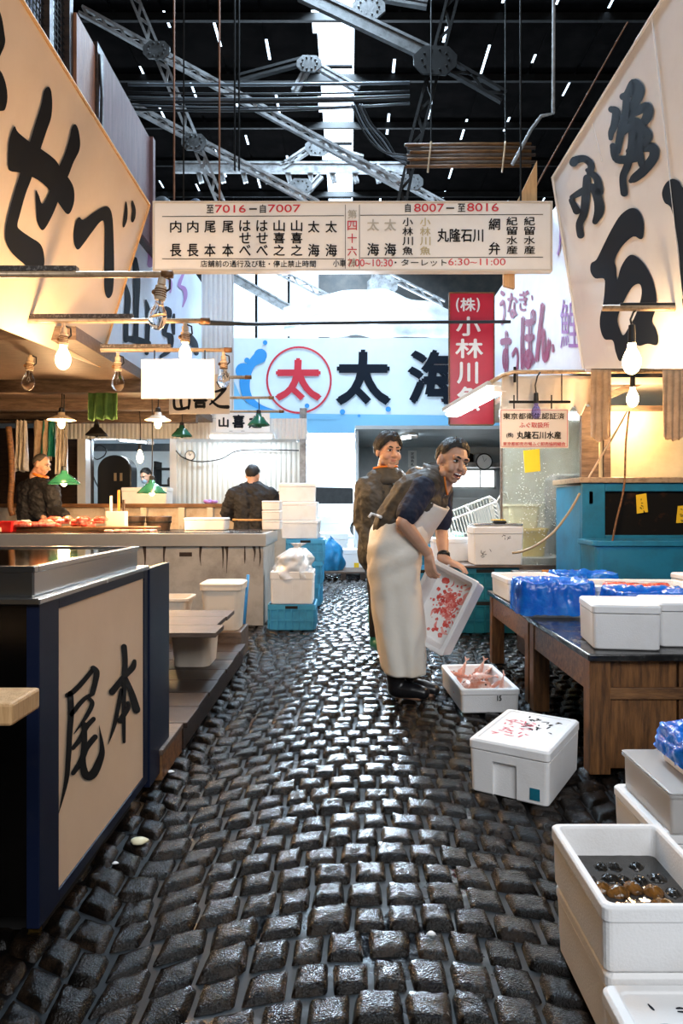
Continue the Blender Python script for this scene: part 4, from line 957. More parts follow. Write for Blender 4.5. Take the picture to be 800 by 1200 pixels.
# long stone and steel counter
root = thing('long_counter', 'long steel-topped counter with stained grey front across the left stall', 'counter', (-3.2, 7.2, 0))
MB().bx(-6.5, -.82, 6.52, 7.5, 0, .76).build('front', m_conc, root)
MB().bx(-6.5, -.79, 6.48, 7.54, .758, .88).build('steel_lip', m_lip, root, bevel=.006)
MB().bx(-6.5, -.83, 6.53, 7.5, .8795, .886).build('work_surface', m_steel_dark, root)
MB().bx(-1.62, -1.50, 6.515, 6.521, .66, .70).build('nameplate', m_deck, root)
mb = MB(); rnd = random.Random(2)
for k in range(9):
    x = -2.2+rnd.random()*1.35; stroke(mb, [(x, .757), (x+rnd.uniform(-.01, .01), .70-rnd.random()*.08), (x, .62-rnd.random()*.12)], [.03*rnd.random()+.008, .016, .003], lambda a_, c_: V((a_, 6.5165, c_)))
mb.build('drip_stain', m_deck, root)
# far low partition behind the left workers
root = thing('low_partition', 'low stained white partition with a timber rail behind the long counter', 'partition', (-2.4, 8.9, 0))
MB().bx(-6.2, -.70, 8.9, 8.98, 0, 1.12).build('panel', m_tile, root)
MB().bx(-6.2, -.66, 8.84, 9.02, 1.12, 1.17).build('top_rail', m_brownh, root, bevel=.005)
for x in (-3.12, -2.66, -2.17, -1.80, -1.39): MB().bx(x-.04, x+.04, 8.82, 8.90, 0, 1.12).build('post', mat('chipped_post', (.62, .55, .42), .5, 0, (.22, .12, .05), 8, .5, .7), root, bevel=.004)
# ================================================================ LAMPS AND RAILS
def rail(label, Y, xe, ch=None):
    root = thing('lamp_rail', label, 'rail', (xe, Y, 2.4)); z = 2.40
    MB().tube([(-5.2, Y, z), (xe, Y, z)], .017, 10).build('pipe', m_pipe, root, smooth=True)
    MB().tube([(xe-.06, Y, z), (xe, Y, z)], .021, 10).build('end_cap', m_brownh, root, smooth=True)
    if ch: MB().bx(-5.2, ch, Y-.012, Y+.03, z+.018, z+.045).build('channel', m_channel, root)
    for x in (-3.9,): MB().tube([(x, Y, z), (x, Y, 3.0)], .01, 6).build('hanger', m_iron_dark, root)
    return root
rail('nearest lamp rail across the peach signboard', 3.7, -.955, P(90, 314, 3.7).x)
rail('second lamp rail from the front, carrying two lit bulbs', 4.63, -.945, P(155, 374, 4.63).x)
rail('third lamp rail from the front, just above the blank white board', 5.5, -.945, P(200, 409, 5.5).x)
rail('fourth lamp rail from the front, behind the blank white board', 6.67, -.955)
rail('fifth lamp rail from the front, below the fourth', 7.94, -.875)
rail('farthest lamp rail, just above the dark soffit end', 9.1, -.872)
def bulb_profile(r): return [(r*.42, 0), (r*.44, -.012), (r*.5, -.03), (r*.78, -.055), (r*.97, -.082), (r, -.10), (r*.93, -.125), (r*.7, -.148), (r*.35, -.162), (.002, -.166)]
def socket_lamp(label, px, pyt, pyb, Y, lit, tilt=0, power=14, group=None):
    top = P(px, pyt, Y); R = Matrix.Rotation(tilt, 3, 'Y'); L = abs(P(px, pyb, Y).z-top.z); r = .042; s_ = L-.166 if L > .26 else L*.45; k_ = (L-s_)/.166
    root = thing('lamp_socket', label, 'lamp', top, R=R)
    MB().lathe([(.012, .03), (.014, 0), (.022, -.005), (.022, -.035), (.012, -.04)], (0, 0, 0), 14).build('clamp', m_socket, root, world=False, smooth=False)
    MB().lathe([(.012, -.04), (.030, -.045), (.031, -s_+.01), (.027, -s_-.004)], (0, 0, 0), 18).build('holder', m_socket, root, world=False, smooth=False)
    mb = MB()
    for k in range(4): mb.lathe([(.0305, -.06-.012*k), (.034, -.064-.012*k), (.0305, -.068-.012*k)], (0, 0, 0), 14)
    mb.sph((-.03, -.012, -s_*.72), .014); mb.build('switch_knob', m_brown, root, world=False)
    bl = MB().lathe([(a_*k_, -s_+z*k_) for a_, z in bulb_profile(.05)], (0, 0, 0), 20).build('bulb', m_lit if lit else m_glass, root, world=False, smooth=True)
    if not lit: MB().tube([(0, 0, -s_), (0, 0, -s_-.05*k_), (.012, 0, -s_-.085*k_), (-.012, 0, -s_-.085*k_), (0, 0, -s_-.05*k_)], .003, 5).build('filament', m_iron, bl, world=False)
    MB().tube([(.01, 0, .01), (.04, .01, .0), (.045, .01, -.05), (.028, 0, -.07)], .006, 6).build('wire', m_black, root, world=False, smooth=True)
    if lit: bulb_light(root, V((0, 0, -s_-.09*k_)), power)
    return root
def bulb_light(root, loc, power, col=(1, .60, .28), r=.055):
    l = bpy.data.lights.new('bulb_light', 'POINT'); l.energy = power; l.color = col; l.shadow_soft_size = r
    o = bpy.data.objects.new('bulb_light', l); COL.objects.link(o); o.parent = root; o.location = loc+V((0, 0, -.13)); return o
socket_lamp('unlit clear bulb in a tilted beige holder at the end of nearest rail', 190, 326, 387, 3.7, False, .12)
socket_lamp('lit bulb in a beige holder on the second rail, above the dark eaves', 75, 384, 433, 4.63, True, .03, 30)
socket_lamp('lit bulb glowing just above the blank white board', 217, 382, 424, 4.63, True, 0, 30)
socket_lamp('unlit clear bulb on the third rail, nearest the left edge', 36, 418, 458, 5.5, False, .1)
socket_lamp('unlit clear bulb on the third rail, beside the green towel', 138, 418, 459, 5.5, False)
socket_lamp('unlit clear bulb on the third rail end, above the cream name plaque', 262, 417, 455, 5.5, False)
def pendant(label, px, pyt, py, Y, dia, m, lit, fl=1.0, power=16):
    c = P(px, py, Y); root = thing('pendant_lamp', label, 'lamp', c); r = dia/2
    MB().lathe([(a_, .088+(z-.088)*1) if z > .055 else (a_, .06-(.06-z)*fl) for a_, z in ((.03, .09), (.035, .06), (.06, .05), (r*.6, .02), (r*.95, -.03), (r, -.045), (r*.98, -.046), (r*.6, .005), (.05, .04))], (0, 0, 0), 28).build('shade', m, root, world=False, smooth=True)
    MB().lathe([(.012, .14), (.026, .13), (.028, .088), (.02, .08)], (0, 0, 0), 14).build('cap', m_black, root, world=False)
    MB().lathe([(a_*.9, z*.75+.055) for a_, z in bulb_profile(.036)], (0, 0, 0), 16).build('bulb', m_lit if lit else m_glass, root, world=False, smooth=True)
    zt = P(px, pyt, Y).z; MB().tube([(0, 0, .13), (.006, 0, (zt-c.z)*.5), (0, 0, zt-c.z)], .006, 6).build('cord', m_black, root, world=False)
    if lit: bulb_light(root, V((0, 0, -.05)), power)
    return root
m_flat = mat('warm_white_shade', (.8, .66, .5), .4)
pendant('lit shallow white pan lamp above the old worker and red meat', 72, 441, 494, 6.67, .27, m_flat, True, .45, power=26)
pendant('lit shallow white pan lamp in front of the dark soffit middle', 185, 441, 494, 6.67, .25, m_flat, True, .45, power=26)
pendant('green enamel pendant lamp beside the old worker', 75, 453, 562, 6.95, .32, m_green, True, power=18)
pendant('green enamel pendant lamp low over the knives', 178, 453, 573, 6.95, .30, m_green, True, power=18)
pendant('small dark enamel lamp under the soffit right of green towel', 113, 479, 506, 8.6, .27, m_iron_dark, False)
pendant('small green lamp under the soffit, below the cream name plaque', 213, 479, 507, 8.6, .26, m_green, False)
pendant('small green lamp at the far rail end, over the small fascia name', 303, 466, 494, 7.94, .26, m_green, False)
root = thing('bare_bulb', 'bare lit bulb dangling on a cord before the black bandsaw', 'lamp', P(164, 527, 8.4))
MB().lathe([(.02, .06), (.022, 0), (.018, -.004)], (0, 0, 0), 12).build('holder', m_black, root, world=False); MB().lathe(bulb_profile(.04), (0, 0, 0), 14).build('bulb', m_lit, root, world=False, smooth=True)
MB().tube([(0, 0, .06), (.01, 0, .25), (-.01, 0, .53)], .006, 6).build('cord', m_black, root, world=False); bulb_light(root, V((0, 0, -.08)), 10)
# right side rails and bulbs
root = thing('lamp_rail', 'short lamp rail crossing the white vinyl board at right', 'rail', P(706, 361, 4.3))
MB().tube([P(706, 361, 4.3), V((3.2, 4.3, P(706, 361, 4.3).z))], .020, 10).build('pipe', m_pipe, root, smooth=True); MB().tube([V((1.7, 4.29, P(706, 357, 4.3).z)), V((3.2, 4.29, P(706, 356, 4.3).z))], .009, 6).build('cable', m_cable, root)
def hang_bulb(label, px, pyh, pyb, Y, lit, pyt, power=26, m=None):
    h = P(px, pyh, Y); b_ = P(px, pyb, Y); L = h.z-b_.z; root = thing('hanging_bulb', label, 'lamp', h)
    MB().lathe([(.010, .015), (.020, .01), (.024, -L*.34), (.020, -L*.36)], (0, 0, 0), 14).build('holder', m_black, root, world=False)
    MB().lathe([(a_*L/.30, -L*.34+z*L/.30*1.15) for a_, z in bulb_profile(.055)], (0, 0, 0), 20).build('bulb', m or (m_lit if lit else m_glass), root, world=False, smooth=True)
    zt = P(px, pyt, Y).z-h.z; MB().tube([(0, 0, .01), (-.008, 0, zt*.4), (.01, 0, zt*.8), (.035, 0, zt)], .007, 6).build('cord', m_black, root, world=False, smooth=True)
    if lit: bulb_light(root, V((0, 0, -L*.8)), power)
hang_bulb('big lit bulb hanging from the short rail before the white vinyl board', 740, 383, 440, 4.3, True, 362, 26)
hang_bulb('lit bulb hanging lower between the two cream towels', 741, 441, 478, 6.1, True, 436, 20)
hang_bulb('unlit violet bulb hanging in front of the white notice board', 628, 462, 492, 6.05, False, 436, m=mat('violet_glass', (.35, .30, .75), .08, trans=.7, ior=1.2))
zr = P(600, 436, 6.1).z
root = thing('awning_rail', 'long awning rail under the right signboards with a bent end', 'rail', P(640, 436, 6.1))
MB().tube([P(575, 448, 6.1), P(588, 440, 6.1), P(602, 436, 6.1), V((3.4, 6.1, zr+.01))], .020, 10).build('pipe', m_pipe, root, smooth=True)
MB().tube([P(603, 430, 6.1), P(603, 448, 6.1)], .013, 8).build('bracket', m_iron_dark, root)
tag(MB().tube([P(235, 378, 4.8), P(300, 380, 6.5), P(420, 378, 7.3), P(598, 377, 7.35)], .018, 8).build('black_pipe', m_cable, smooth=True), 'long black pipe spanning the aisle above the ice blue sign', 'pipe')
# fluorescent lamps
def tube_lamp(label, a_, b_, n=1, w=.03, power=22, spread=.07, hang=0):
    a_ = V(a_); b_ = V(b_); root = thing('fluorescent_lamp', label, 'lamp', (a_+b_)/2); d = (b_-a_).normalized(); side = d.cross(V((0, 0, 1))).normalized()
    MB().bar(a_+V((0, 0, .05)), b_+V((0, 0, .05)), .10+spread*(n-1), .04).build('housing', m_corrw, root, bevel=.004)
    for k in range(n):
        o_ = side*spread*(k-(n-1)/2); MB().tube([a_+o_+d*.02, b_+o_-d*.02], .016, 10).build('tube', m_tube, root, smooth=True)
    if hang:
        for t in (.2, .8): p = a_.lerp(b_, t); MB().tube([p+V((0, 0, .06)), V((p.x, p.y, hang))], .006, 6).build('hanger_rod', m_iron_dark, root)
    for e in (a_, b_): MB().bar(e-side*.06, e+side*.06, .03, .05).build('end_cap', m_white, root)
    l = bpy.data.lights.new('tube_light', 'AREA'); l.shape = 'RECTANGLE'; l.size = (b_-a_).length; l.size_y = .1; l.energy = power; l.color = (.85, .95, 1)
    o = bpy.data.objects.new('tube_light', l); COL.objects.link(o); o.parent = root
    z = V((0, 0, 1)); y = z.cross(d).normalized(); o.matrix_local = Matrix.Translation(-V((0, 0, .035))) @ Matrix((d, y, d.cross(y))).transposed().to_4x4()
    return root
tube_lamp('fluorescent lamp of several tubes slanting from red banner to the awning', P(530, 486, 7.3), P(585, 456, 6.2), 3, power=22)
tube_lamp('fluorescent tube on the fascia above the man in black', P(246, 512, 9.9), P(320, 512, 9.9), 1, power=9)
tube_lamp('short fluorescent tube in the back room left of the corrugated wall', P(143, 516, 11), P(176, 519, 10.6), 1, power=10, hang=2.36)
tube_lamp('cluster of short fluorescent tubes beside the white fascia end', P(336, 518, 11.2), P(353, 520, 10.8), 2, power=8, hang=2.36)
tube_lamp('fluorescent lamp above the two men in the back room', P(470, 514, 12.5), P(485, 512, 11.9), 2, power=14)
tube_lamp('long fluorescent tube at the far left under fascia', P(110, 514, 12.2), P(138, 514, 12.2), 1, power=14)
# ================================================================ LEFT STALL BACK
def corrugated(label, cat, x0, x1, Y, z0, z1, m, pitch=.076, name='corrugated_panel', amp=.010):
    n = int((x1-x0)/pitch*6); mb = MB()
    mb.grid(lambda u, v: (x0+(x1-x0)*u, Y+amp*max(-.4, math.sin(2*PI*(x1-x0)*u/pitch)), z0+(z1-z0)*v), n, 1)
    o = mb.build(name, m, solid=.006); return tag(o, label, cat)
corrugated('pale corrugated wall panel behind the man in black', 'panel', -2.62, -.73, 10.25, .6, 2.10, m_corr)
corrugated('white corrugated fascia strip behind the small name plate', 'panel', -4.6, -.62, 10.0, 2.12, 2.42, m_corrw, .06)
corrugated('white corrugated panel standing beside the ice blue sign', 'panel', P(236, 0, 9.96).x, P(274, 0, 9.96).x, 9.96, 2.42, P(0, 300, 9.96).z, m_corrw, .07)
root = thing('name_plate', 'small white name plate on the corrugated fascia', 'sign', P(285, 497, 9.94)); f_ = flat_at(9.95, .0); f3 = flat_at(9.95, .006)
MB().prism([f_(253, 484), (f_(316, 484)), f_(316, 509), f_(253, 509)], (0, .02, 0)).build('board', m_white, root)
mb = MB(); put(mb, '山', (256, 489, 268, 501), f3, .05); put(mb, '喜', (272, 486, 287, 502), f3, .05); put(mb, '之', (291, 487, 307, 502), f3, .05); put(mb, 'ニ', (268, 505, 273, 508), f3); put(mb, '二', (282, 505, 287, 508), f3)
mb.build('lettering', m_ink2, root)
struct(MB().bx(-6, -.72, 10.1, 13.4, 2.36, 2.43).build('ceiling', m_room))
struct(MB().bx(-5.4, -2.3, 13.3, 13.4, 0, 2.2).build('wall_left', m_room))
struct(MB().bx(-6.5, -3.85, 10.2, 10.3, 0, 2.3).build('wall_left', m_deck))
struct(MB().bx(-2.6, -.80, 10.3, 10.36, 0, 2.15).build('wall_left', m_room))
struct(MB().bx(-2.68, -2.58, 10.2, 10.42, 0, 2.15).build('trim_30', m_corrw))
struct(MB().bx(-3.98, -3.86, 10.0, 10.2, 0, 2.12).build('trim_31', m_corrw))
struct(MB().bx(-.74, -.64, 10.2, 10.3, 0, 2.6).build('trim_32', m_iron))
# clock on the corrugated wall
def clock(label, c, r):
    root = thing('wall_clock', label, 'clock', c); R = Matrix.Rotation(PI/2, 3, 'X')
    MB().lathe([(r, 0), (r*1.02, .02), (r*.92, .035), (r*.88, .02), (.001, .02)], (0, 0, 0), 28, R).build('case', m_black, root, world=False); MB().lathe([(.001, .021), (r*.88, .022), (.001, .023)], (0, 0, 0), 28, R).build('dial', m_white, root, world=False)
    mb = MB(); mb.bar((0, -.027, 0), (r*.3, -.027, r*.4), .01, .003); mb.bar((0, -.027, 0), (-r*.2, -.027, r*.7), .008, .003); mb.build('hand', m_ink, root, world=False)
clock('round wall clock on the pale corrugated panel', P(223, 534, 10.2), .075)
tag(MB().tube([P(*q, 10.17) for q in crom([(206, 528), (214, 536), (232, 541), (258, 538), (276, 529), (300, 527), (350, 528)], 5)], .009, 6).build('wall_cable', m_cable, smooth=True), 'black cable looping along the corrugated wall by the clock', 'cable')
# bandsaw
root = thing('bandsaw', 'big black rounded meat bandsaw standing behind the partition', 'machine', (-3.4, 10.6, 0)); c = P(139, 552, 10.6)
def arch(w, zt, z0, k=16):
    pts = [V((c.x-w, 10.4, z0))]+[V((c.x-w*math.cos(t), 10.4, zt-w*.9+w*.9*math.sin(t))) for t in np.linspace(0, PI, k)]+[V((c.x+w, 10.4, z0))]; return pts
MB().prism(arch(.26, P(0, 533, 10.4).z, 1.12), (0, .3, 0)).build('wheel_housing', m_black, root, bevel=.02)
MB().bx(c.x-.24, c.x+.24, 10.38, 10.75, 0, 1.12).build('base_cabinet', m_iron_dark, root, bevel=.01)
mb = MB(); 
for dx in (.0, .09): mb.bx(c.x+dx, c.x+dx+.035, 10.385, 10.4, 1.52, 1.64)
mb.build('latch', mat('brass_latch', (.5, .36, .2), .4, .6), root)
tag(MB().tube([P(*q, 11.5) for q in crom([(105, 526), (112, 538), (122, 534), (124, 526), (114, 522), (106, 540), (110, 560), (117, 575)], 5)], .010, 6).build('wall_cable', m_cable, smooth=True), 'tangled black cable on the back room wall left of the bandsaw', 'cable')
root = thing('shelf_rack', 'dark cluttered shelf rack in the back room behind the bandsaw', 'shelf', (-2.9, 12.6, 0))
for k in range(4): MB().bx(-3.55, -2.62, 12.4, 12.8, .9+.3*k, .93+.3*k).build('shelf_board', m_iron_dark, root)
for x in (-3.55, -2.65): MB().bx(x, x+.04, 12.4, 12.8, 0, 1.95).build('upright', m_iron_dark, root)
rnd = random.Random(8)
for k in range(12):
    x = -3.45+.075*k+rnd.uniform(-.01, .01); h = rnd.uniform(.08, .2); z = .931+.3*(k % 3)
    tag(MB().lathe([(.03, 0), (.034, .01), (.034, h*.8), (.02, h), (.018, h+.02)], (x, 12.55, z), 10).build('jar', [m_black, m_iron, m_deck, m_palebin][k % 4], smooth=True), ['black', 'grey', 'brown', 'pale yellow'][k % 4]+' jar on the cluttered rack behind the bandsaw', 'jar', ['black', 'grey', 'brown', 'pale'][k % 4]+' jars on the rack')
# hanging coats
def cloth(label, name, cat, px0, px1, py0, py1, Y, m, folds=4, amp=.03, seed=0, flare=1.15, hem=.0, depth=.0):
    mb = MB()
    def f(u, v):
        s_ = 1+(flare-1)*v; x = (px0+px1)/2+(u-.5)*(px1-px0)*s_; y = py0+(py1-py0)*v*(1+.05*noise.noise((u*4, seed, 0)))+hem*math.sin(u*PI)*v
        p = P(x, y, Y); p.y += amp*(.25+.75*v)*math.sin(u*2*PI*folds+seed+v*.8)+.4*amp*noise.noise((u*6, v*3, seed)); return p
    mb.grid(f, 36, 16); o = mb.build(name, m, smooth=True, solid=.008); return tag(o, label, cat)
m_film = mat('clear_coat', (.72, .66, .58), .2, 0, (.45, .38, .30), 8, .4, .7, .5, 30)
cloth('clear plastic apron hanging farthest left behind the old worker', 'hanging_apron', 'apron', 18, 31, 492, 552, 8.72, m_film, 3, .05, 1)
cloth('tan jacket hanging left of the green cloth', 'hanging_jacket', 'jacket', 40, 58, 492, 540, 8.72, m_ctowel, 2, .05, 2)
cloth('dark green cloth hanging between the tan jacket and clear apron', 'hanging_cloth', 'cloth', 50, 64, 492, 535, 8.72, m_gboot, 2, .05, 3)
cloth('clear plastic apron hanging right of the green cloth', 'hanging_apron', 'apron', 67, 79, 492, 556, 8.72, m_film, 3, .05, 4)
tag(MB().tube([P(0, 492, 8.72), P(90, 492, 8.72)], .012, 6).build('hook_rail', m_iron_dark), 'dark hook rail carrying the hanging aprons', 'rail')
tag(MB().tube([P(*q, 7.95) for q in crom([(10, 500), (13, 530), (14, 560), (12, 590), (15, 604)], 5)], .035, 8).build('thick_rope', m_brownh, smooth=True), 'thick brown rope hanging at left beside the old worker', 'rope')
o = cloth('green towel draped over the fourth lamp rail', 'green_towel', 'towel', 104, 138, 441, 492, 6.64, m_gtowel, 3, .03, 5, 1.0)
# things on the long counter
ZC = .887
def on(px, Y, z=ZC): return V(((px-CX)*Y/F, Y, z))
for k, (x0, x1, y_, lab) in enumerate(((-3.42, -2.5, 7.02, 'long wooden cutting board under the red fish by the old worker'), (-2.5, -1.95, 6.95, 'short wooden cutting board below the green lamp'), (-3.9, -3.45, 6.85, 'pale cutting board with red fish at the left edge'))):
    tag(MB().bx(x0, x1, y_-.14, y_+.14, ZC, ZC+.045).build('cutting_board', m_brownh if k < 2 else m_palebin, bevel=.006), lab, 'board')
rnd = random.Random(21)
for k in range(12):
    x = -3.15+.055*k+rnd.uniform(-.02, .02); y_ = 7.02+rnd.uniform(-.08, .08); mb = MB().loft([rrect(.14, .05, .02, 0), rrect(.15, .06, .025, .025), rrect(.10, .04, .018, .045)])
    mb.move(Matrix.Translation((x, y_, ZC+.046+.028*(k % 3))) @ Matrix.Rotation(rnd.uniform(-1, 1), 4, 'Z')); tag(mb.build('fish_piece', m_redfish, smooth=True), 'red fish piece piled on the long cutting board', 'fish', 'red fish pieces on the cutting board')
for k in range(7):
    mb = MB().loft([rrect(.11, .05, .02, 0), rrect(.12, .055, .025, .015), rrect(.08, .03, .014, .026)]); mb.move(Matrix.Translation((-2.35+.07*k, 6.68+.03*(k % 2), ZC)) @ Matrix.Rotation(rnd.uniform(-1, 1), 4, 'Z'))
    tag(mb.build('fish_fillet', m_fish, smooth=True), 'pale pink fillet on the front edge of the long counter', 'fish', 'pale fillets on the counter edge')
root = thing('red_tray', 'bright red plastic tray on the counter at the left edge', 'tray', on(5, 6.9)); MB().loft([rrect(.26, .24, .02, 0), rrect(.30, .27, .02, .10), rrect(.285, .255, .02, .10), rrect(.25, .23, .02, .01)]).build('tray', mat('red_plastic', (.7, .02, .02), .3), root, world=False)
lumps('clear film wrapping lying beside the red tray', 'film_wrap', 'film', (on(26, 7.1).x, 7.2, ZC+.03), .07, 14, 3, m_clear, .9, .06)
for k in range(3): tag(MB().loft([rrect(.20, .08, .03, 0), rrect(.21, .09, .035, .03), rrect(.15, .05, .02, .05)]).move(Matrix.Translation((on(40, 6.8).x-.14+.12*k, 6.84+.03*k, ZC+.046)) @ Matrix.Rotation(.2*k, 4, 'Z')).build('fish_piece', m_redfish, smooth=True), 'red fish block on the pale cutting board at left', 'fish', 'red blocks on the pale board')
root = thing('knife_block', 'upright knife holder with pale front on the counter', 'knife holder', on(137, 7.1)); MB().bx(-.10, .10, -.05, .05, 0, .20).build('block', mat('pale_block', (.68, .60, .50), .5), root, world=False, bevel=.006); 
for k, (dx, h) in enumerate(((-.06, .16), (.02, .22), (.07, .12))):
    kn = thing('knife', ['knife with a pale handle in the knife holder', 'tall orange handled knife in the knife holder', 'short dark handled knife in the knife holder'][k], 'knife', on(137, 7.1)+V((dx, 0, .20))); MB().loft([rrect(.022, .03, .008, 0), rrect(.026, .034, .008, h*.5), rrect(.022, .03, .008, h)]).build('handle', [m_bucket, m_knifeh, m_deck][k], kn, world=False); MB().bx(-.003, .003, -.012, .012, -.16, 0).build('blade', m_steel, kn, world=False)
for k, px in enumerate((155, 186)):
    c = on(px, 7.35); root = thing('round_tub', ['dark brown wooden tub on the counter right of the knives', 'dark brown wooden tub on the counter below the green lamp'][k], 'tub', c)
    MB().lathe([(.115, 0), (.138, .14), (.128, .145), (.105, .02), (.001, .015)], (0, 0, 0), 24).build('staves', m_deck, root, world=False, smooth=False); MB().lathe([(.125, .07), (.134, .075), (.136, .09), (.130, .095)], (0, 0, 0), 24).build('hoop', m_iron_dark, root, world=False)
foam_box('white foam box on the counter left of the man in black', on(243, 7.3), .44, .3, .13, 0, lid=True)
for k in range(3): foam_box(['lowest', 'middle', 'topmost'][k]+' foam box piled on counter right of the man in black', on(319, 7.40, ZC+.105*k), .20, .26, .10, 0, lid=True)
foam_box('large white foam box on the partition rail under the green lamp', (P(173, 0, 9.4).x, 9.4, 1.12), .62, .36, .27, 0, lid=True)
tag(MB().bx(P(173, 0, 9.4).x-.4, P(173, 0, 9.4).x+.4, 9.1, 9.65, 0, 1.12).build('cold_cabinet', m_iron, bevel=.01), 'grey cabinet behind the partition under the large foam box', 'cabinet')
root = thing('scale', 'small white weighing scale on the partition beside the man in black', 'scale', P(322, 589, 8.93)+V((-.02, 0, 0))); c = V((0, 0, 0)); z0 = 1.171-P(322, 589, 8.93).z
MB().prism([V((-.13, -.08, z0)), V((.13, -.08, z0)), V((.11, -.08, z0+.14)), V((-.09, -.08, z0+.14))], (0, .16, 0)).build('housing', m_white, root, world=False, bevel=.008); MB().bx(-.07, .07, -.085, -.079, z0+.04, z0+.10).build('display', m_iron_dark, root, world=False)
MB().bx(-.14, .14, -.1, .1, z0+.14, z0+.16).build('pan', m_steel, root, world=False, bevel=.004)
lumps('dark seaweed bundles lying on the partition rail', 'seaweed', 'seaweed', (P(246, 0, 8.93).x, 8.93, 1.18), .07, 10, 12, m_purple, .5, .05)
# ================================================================ UPPER LEFT LOFT
root = thing('plywood_screen', 'purple grey plywood screen above the peach signboard', 'screen', (-1.98, 6, 3.7)); MB().bx(-1.99, -1.96, 5.36, 6.78, 3.72, 4.76).build('sheet', m_ply, root); MB().bx(-1.985, -1.93, 6.72, 6.80, 3.72, 4.78).build('end_batten', m_ply, root)
root = thing('timber_post', 'red brown timber post standing above the peach signboard', 'post', (-1.98, 5.1, 3.72)); MB().bx(-2.06, -1.94, 4.86, 5.22, 3.72, 4.66).build('post', m_post, root, bevel=.005); MB().bx(-2.06, -1.925, 5.225, 5.36, 3.72, 4.70).build('batten', m_deck, root, bevel=.004)
MB().tube([(-1.92, 5.26, 4.62), (-1.91, 5.27, 4.3), (-1.915, 5.26, 4.0), (-1.90, 6.5, 3.95)], .012, 6).build('cable', m_cable, root, smooth=True)
root = thing('mesh_screen', 'wire mesh screen with dark frame and pale painted window light behind, upper left', 'screen', (-2.0, 4.3, 3.72)); mb = MB()
for y_ in (3.45, 4.04, 4.50, 4.82): MB().bx(-2.02, -1.96, y_-.03, y_+.03, 3.72, 5.3).build('frame_post', m_deck, root)
for k in range(30): y_ = 3.46+.045*k; mb.bx(-2.0, -1.994, y_-.003, y_+.003, 3.72, 5.3)
for k in range(34): z = 3.74+.046*k; mb.bx(-2.0, -1.994, 3.45, 4.82, z-.003, z+.003)
mb.build('wire_mesh', m_iron_dark, root)
MB().bx(-2.10, -2.09, 3.3, 4.84, 3.72, 5.3).build('film', mat('painted_window_light', (.62, .70, .86), .4, trans=.3), root)  # pale blue sheet; the light behind the mesh is in its colour
def sackf(cx_, cy_, r, h, z0, seed):
    def f(u, v):
        t = 2*PI*u; rr = r*math.sin(PI*min(1, .3+.68*v))**.5*(1+.22*noise.noise((math.cos(t)*2, math.sin(t)*2, v*3+seed))); return V((cx_+rr*math.cos(t), cy_+rr*math.sin(t), z0+h*v))
    return f
struct(MB().bx(-2.6, -1.5, 7.0, 7.9, 3.98, 4.06).build('trim_33', m_deck))
tag(MB().grid(sackf(-2.02, 7.4, .18, .42, 4.06, 1), 28, 12, True).build('dark_sack', m_blackcloth, smooth=True), 'black bundle on the loft shelf beside the plywood screen', 'bundle'); tag(MB().grid(sackf(-1.66, 7.4, .15, .40, 4.06, 5), 28, 12, True).build('dark_sack', m_navyshirt, smooth=True), 'navy bundle on the loft shelf nearest the number board', 'bundle')
# ================================================================ RIGHT STALL
foam_box('white foam box resting on top of the right signboard', (P(752, 0, 4.5).x+.12, 4.45, 3.845), .26, .34, .44, 0, lid=True)
tag(MB().prism([P(604, 262, 6.08), P(629, 262, 6.08), P(629, 188, 6.08), P(604, 240, 6.08)], (0, .05, 0)).build('timber_offcut', m_pine), 'pointed pale timber behind the right end of the number board', 'timber')
tag(MB().prism([P(590, 290, 6.08), P(603, 290, 6.08), P(603, 338, 6.08), P(590, 334, 6.08)], (0, .05, 0)).build('timber_offcut', m_pine), 'short pale timber end below the number board', 'timber')
# awning sheet with torn edge
mb = MB()
def awn(u, v):
    x = 588+114*u; yb_ = 478+10*abs(noise.noise((u*9, 0, 1)))+(6*math.sin(u*40) if u > .65 else 0); y = 440+(yb_-440)*v
    p = P(x, y, 6.16); p.y += .03*math.sin(u*9+v)+.04*v; return p
mb.grid(awn, 50, 8); tag(mb.build('awning_valance', mat('grey_white_awning', (.66, .60, .52), .5, 0, (.52, .45, .38), 3, .4, .75), smooth=True, solid=.004), 'torn cream awning valance below the awning rail', 'awning')
struct(MB().bx(1.62, 6, 6.25, 9.2, 2.26, 2.32).build('ceiling', m_bucket))
tag(MB().tube([P(596, 471, 6.08), P(668, 471, 6.08)], .012, 8).tube([P(606, 471, 6.09), P(606, 436, 6.1)], .005, 6).tube([P(658, 471, 6.09), P(658, 436, 6.1)], .005, 6).build('notice_rail', m_iron_dark), 'thin dark rail carrying the white notice board', 'rail')
root = thing('notice_board', 'white notice board with red and black writing at the right stall', 'sign', P(626, 502, 6.05)); f_ = flat_at(6.06, 0); f3 = flat_at(6.06, .006)
MB().prism([f_(585, 479), f_(666, 479), f_(666, 525), f_(586, 525)], (0, .012, 0)).build('board', mat('notice_white', (.84, .78, .72), .35), root)
K, R_ = MB(), MB(); put(K, '東京都衛生認証済', (589, 484, 661, 491.5), f3, .015); put(R_, 'ふぐ取扱所', (608, 495, 643, 501.5), f3, .015); put(K, '丸隆石川水産', (605, 505.5, 657, 514.5), f3, .03); put(K, '(株)', (593, 507, 601, 513.5), f3); put(R_, '東京都卸売市場ふぐ卸売協同組合', (589, 518, 662, 522.5), f3, .01)
def frm(a0, b0, a1, b1, w):
    for (x0, y0, x1, y1) in ((a0, b0, a1, b0+w), (a0, b1-w, a1, b1), (a0, b0, a0+w, b1), (a1-w, b0, a1, b1)): R_.add([f3(x0, y0), f3(x1, y0), f3(x1, y1), f3(x0, y1)], [(0, 1, 2, 3)])
frm(586.5, 480.5, 664.5, 523.5, .5)
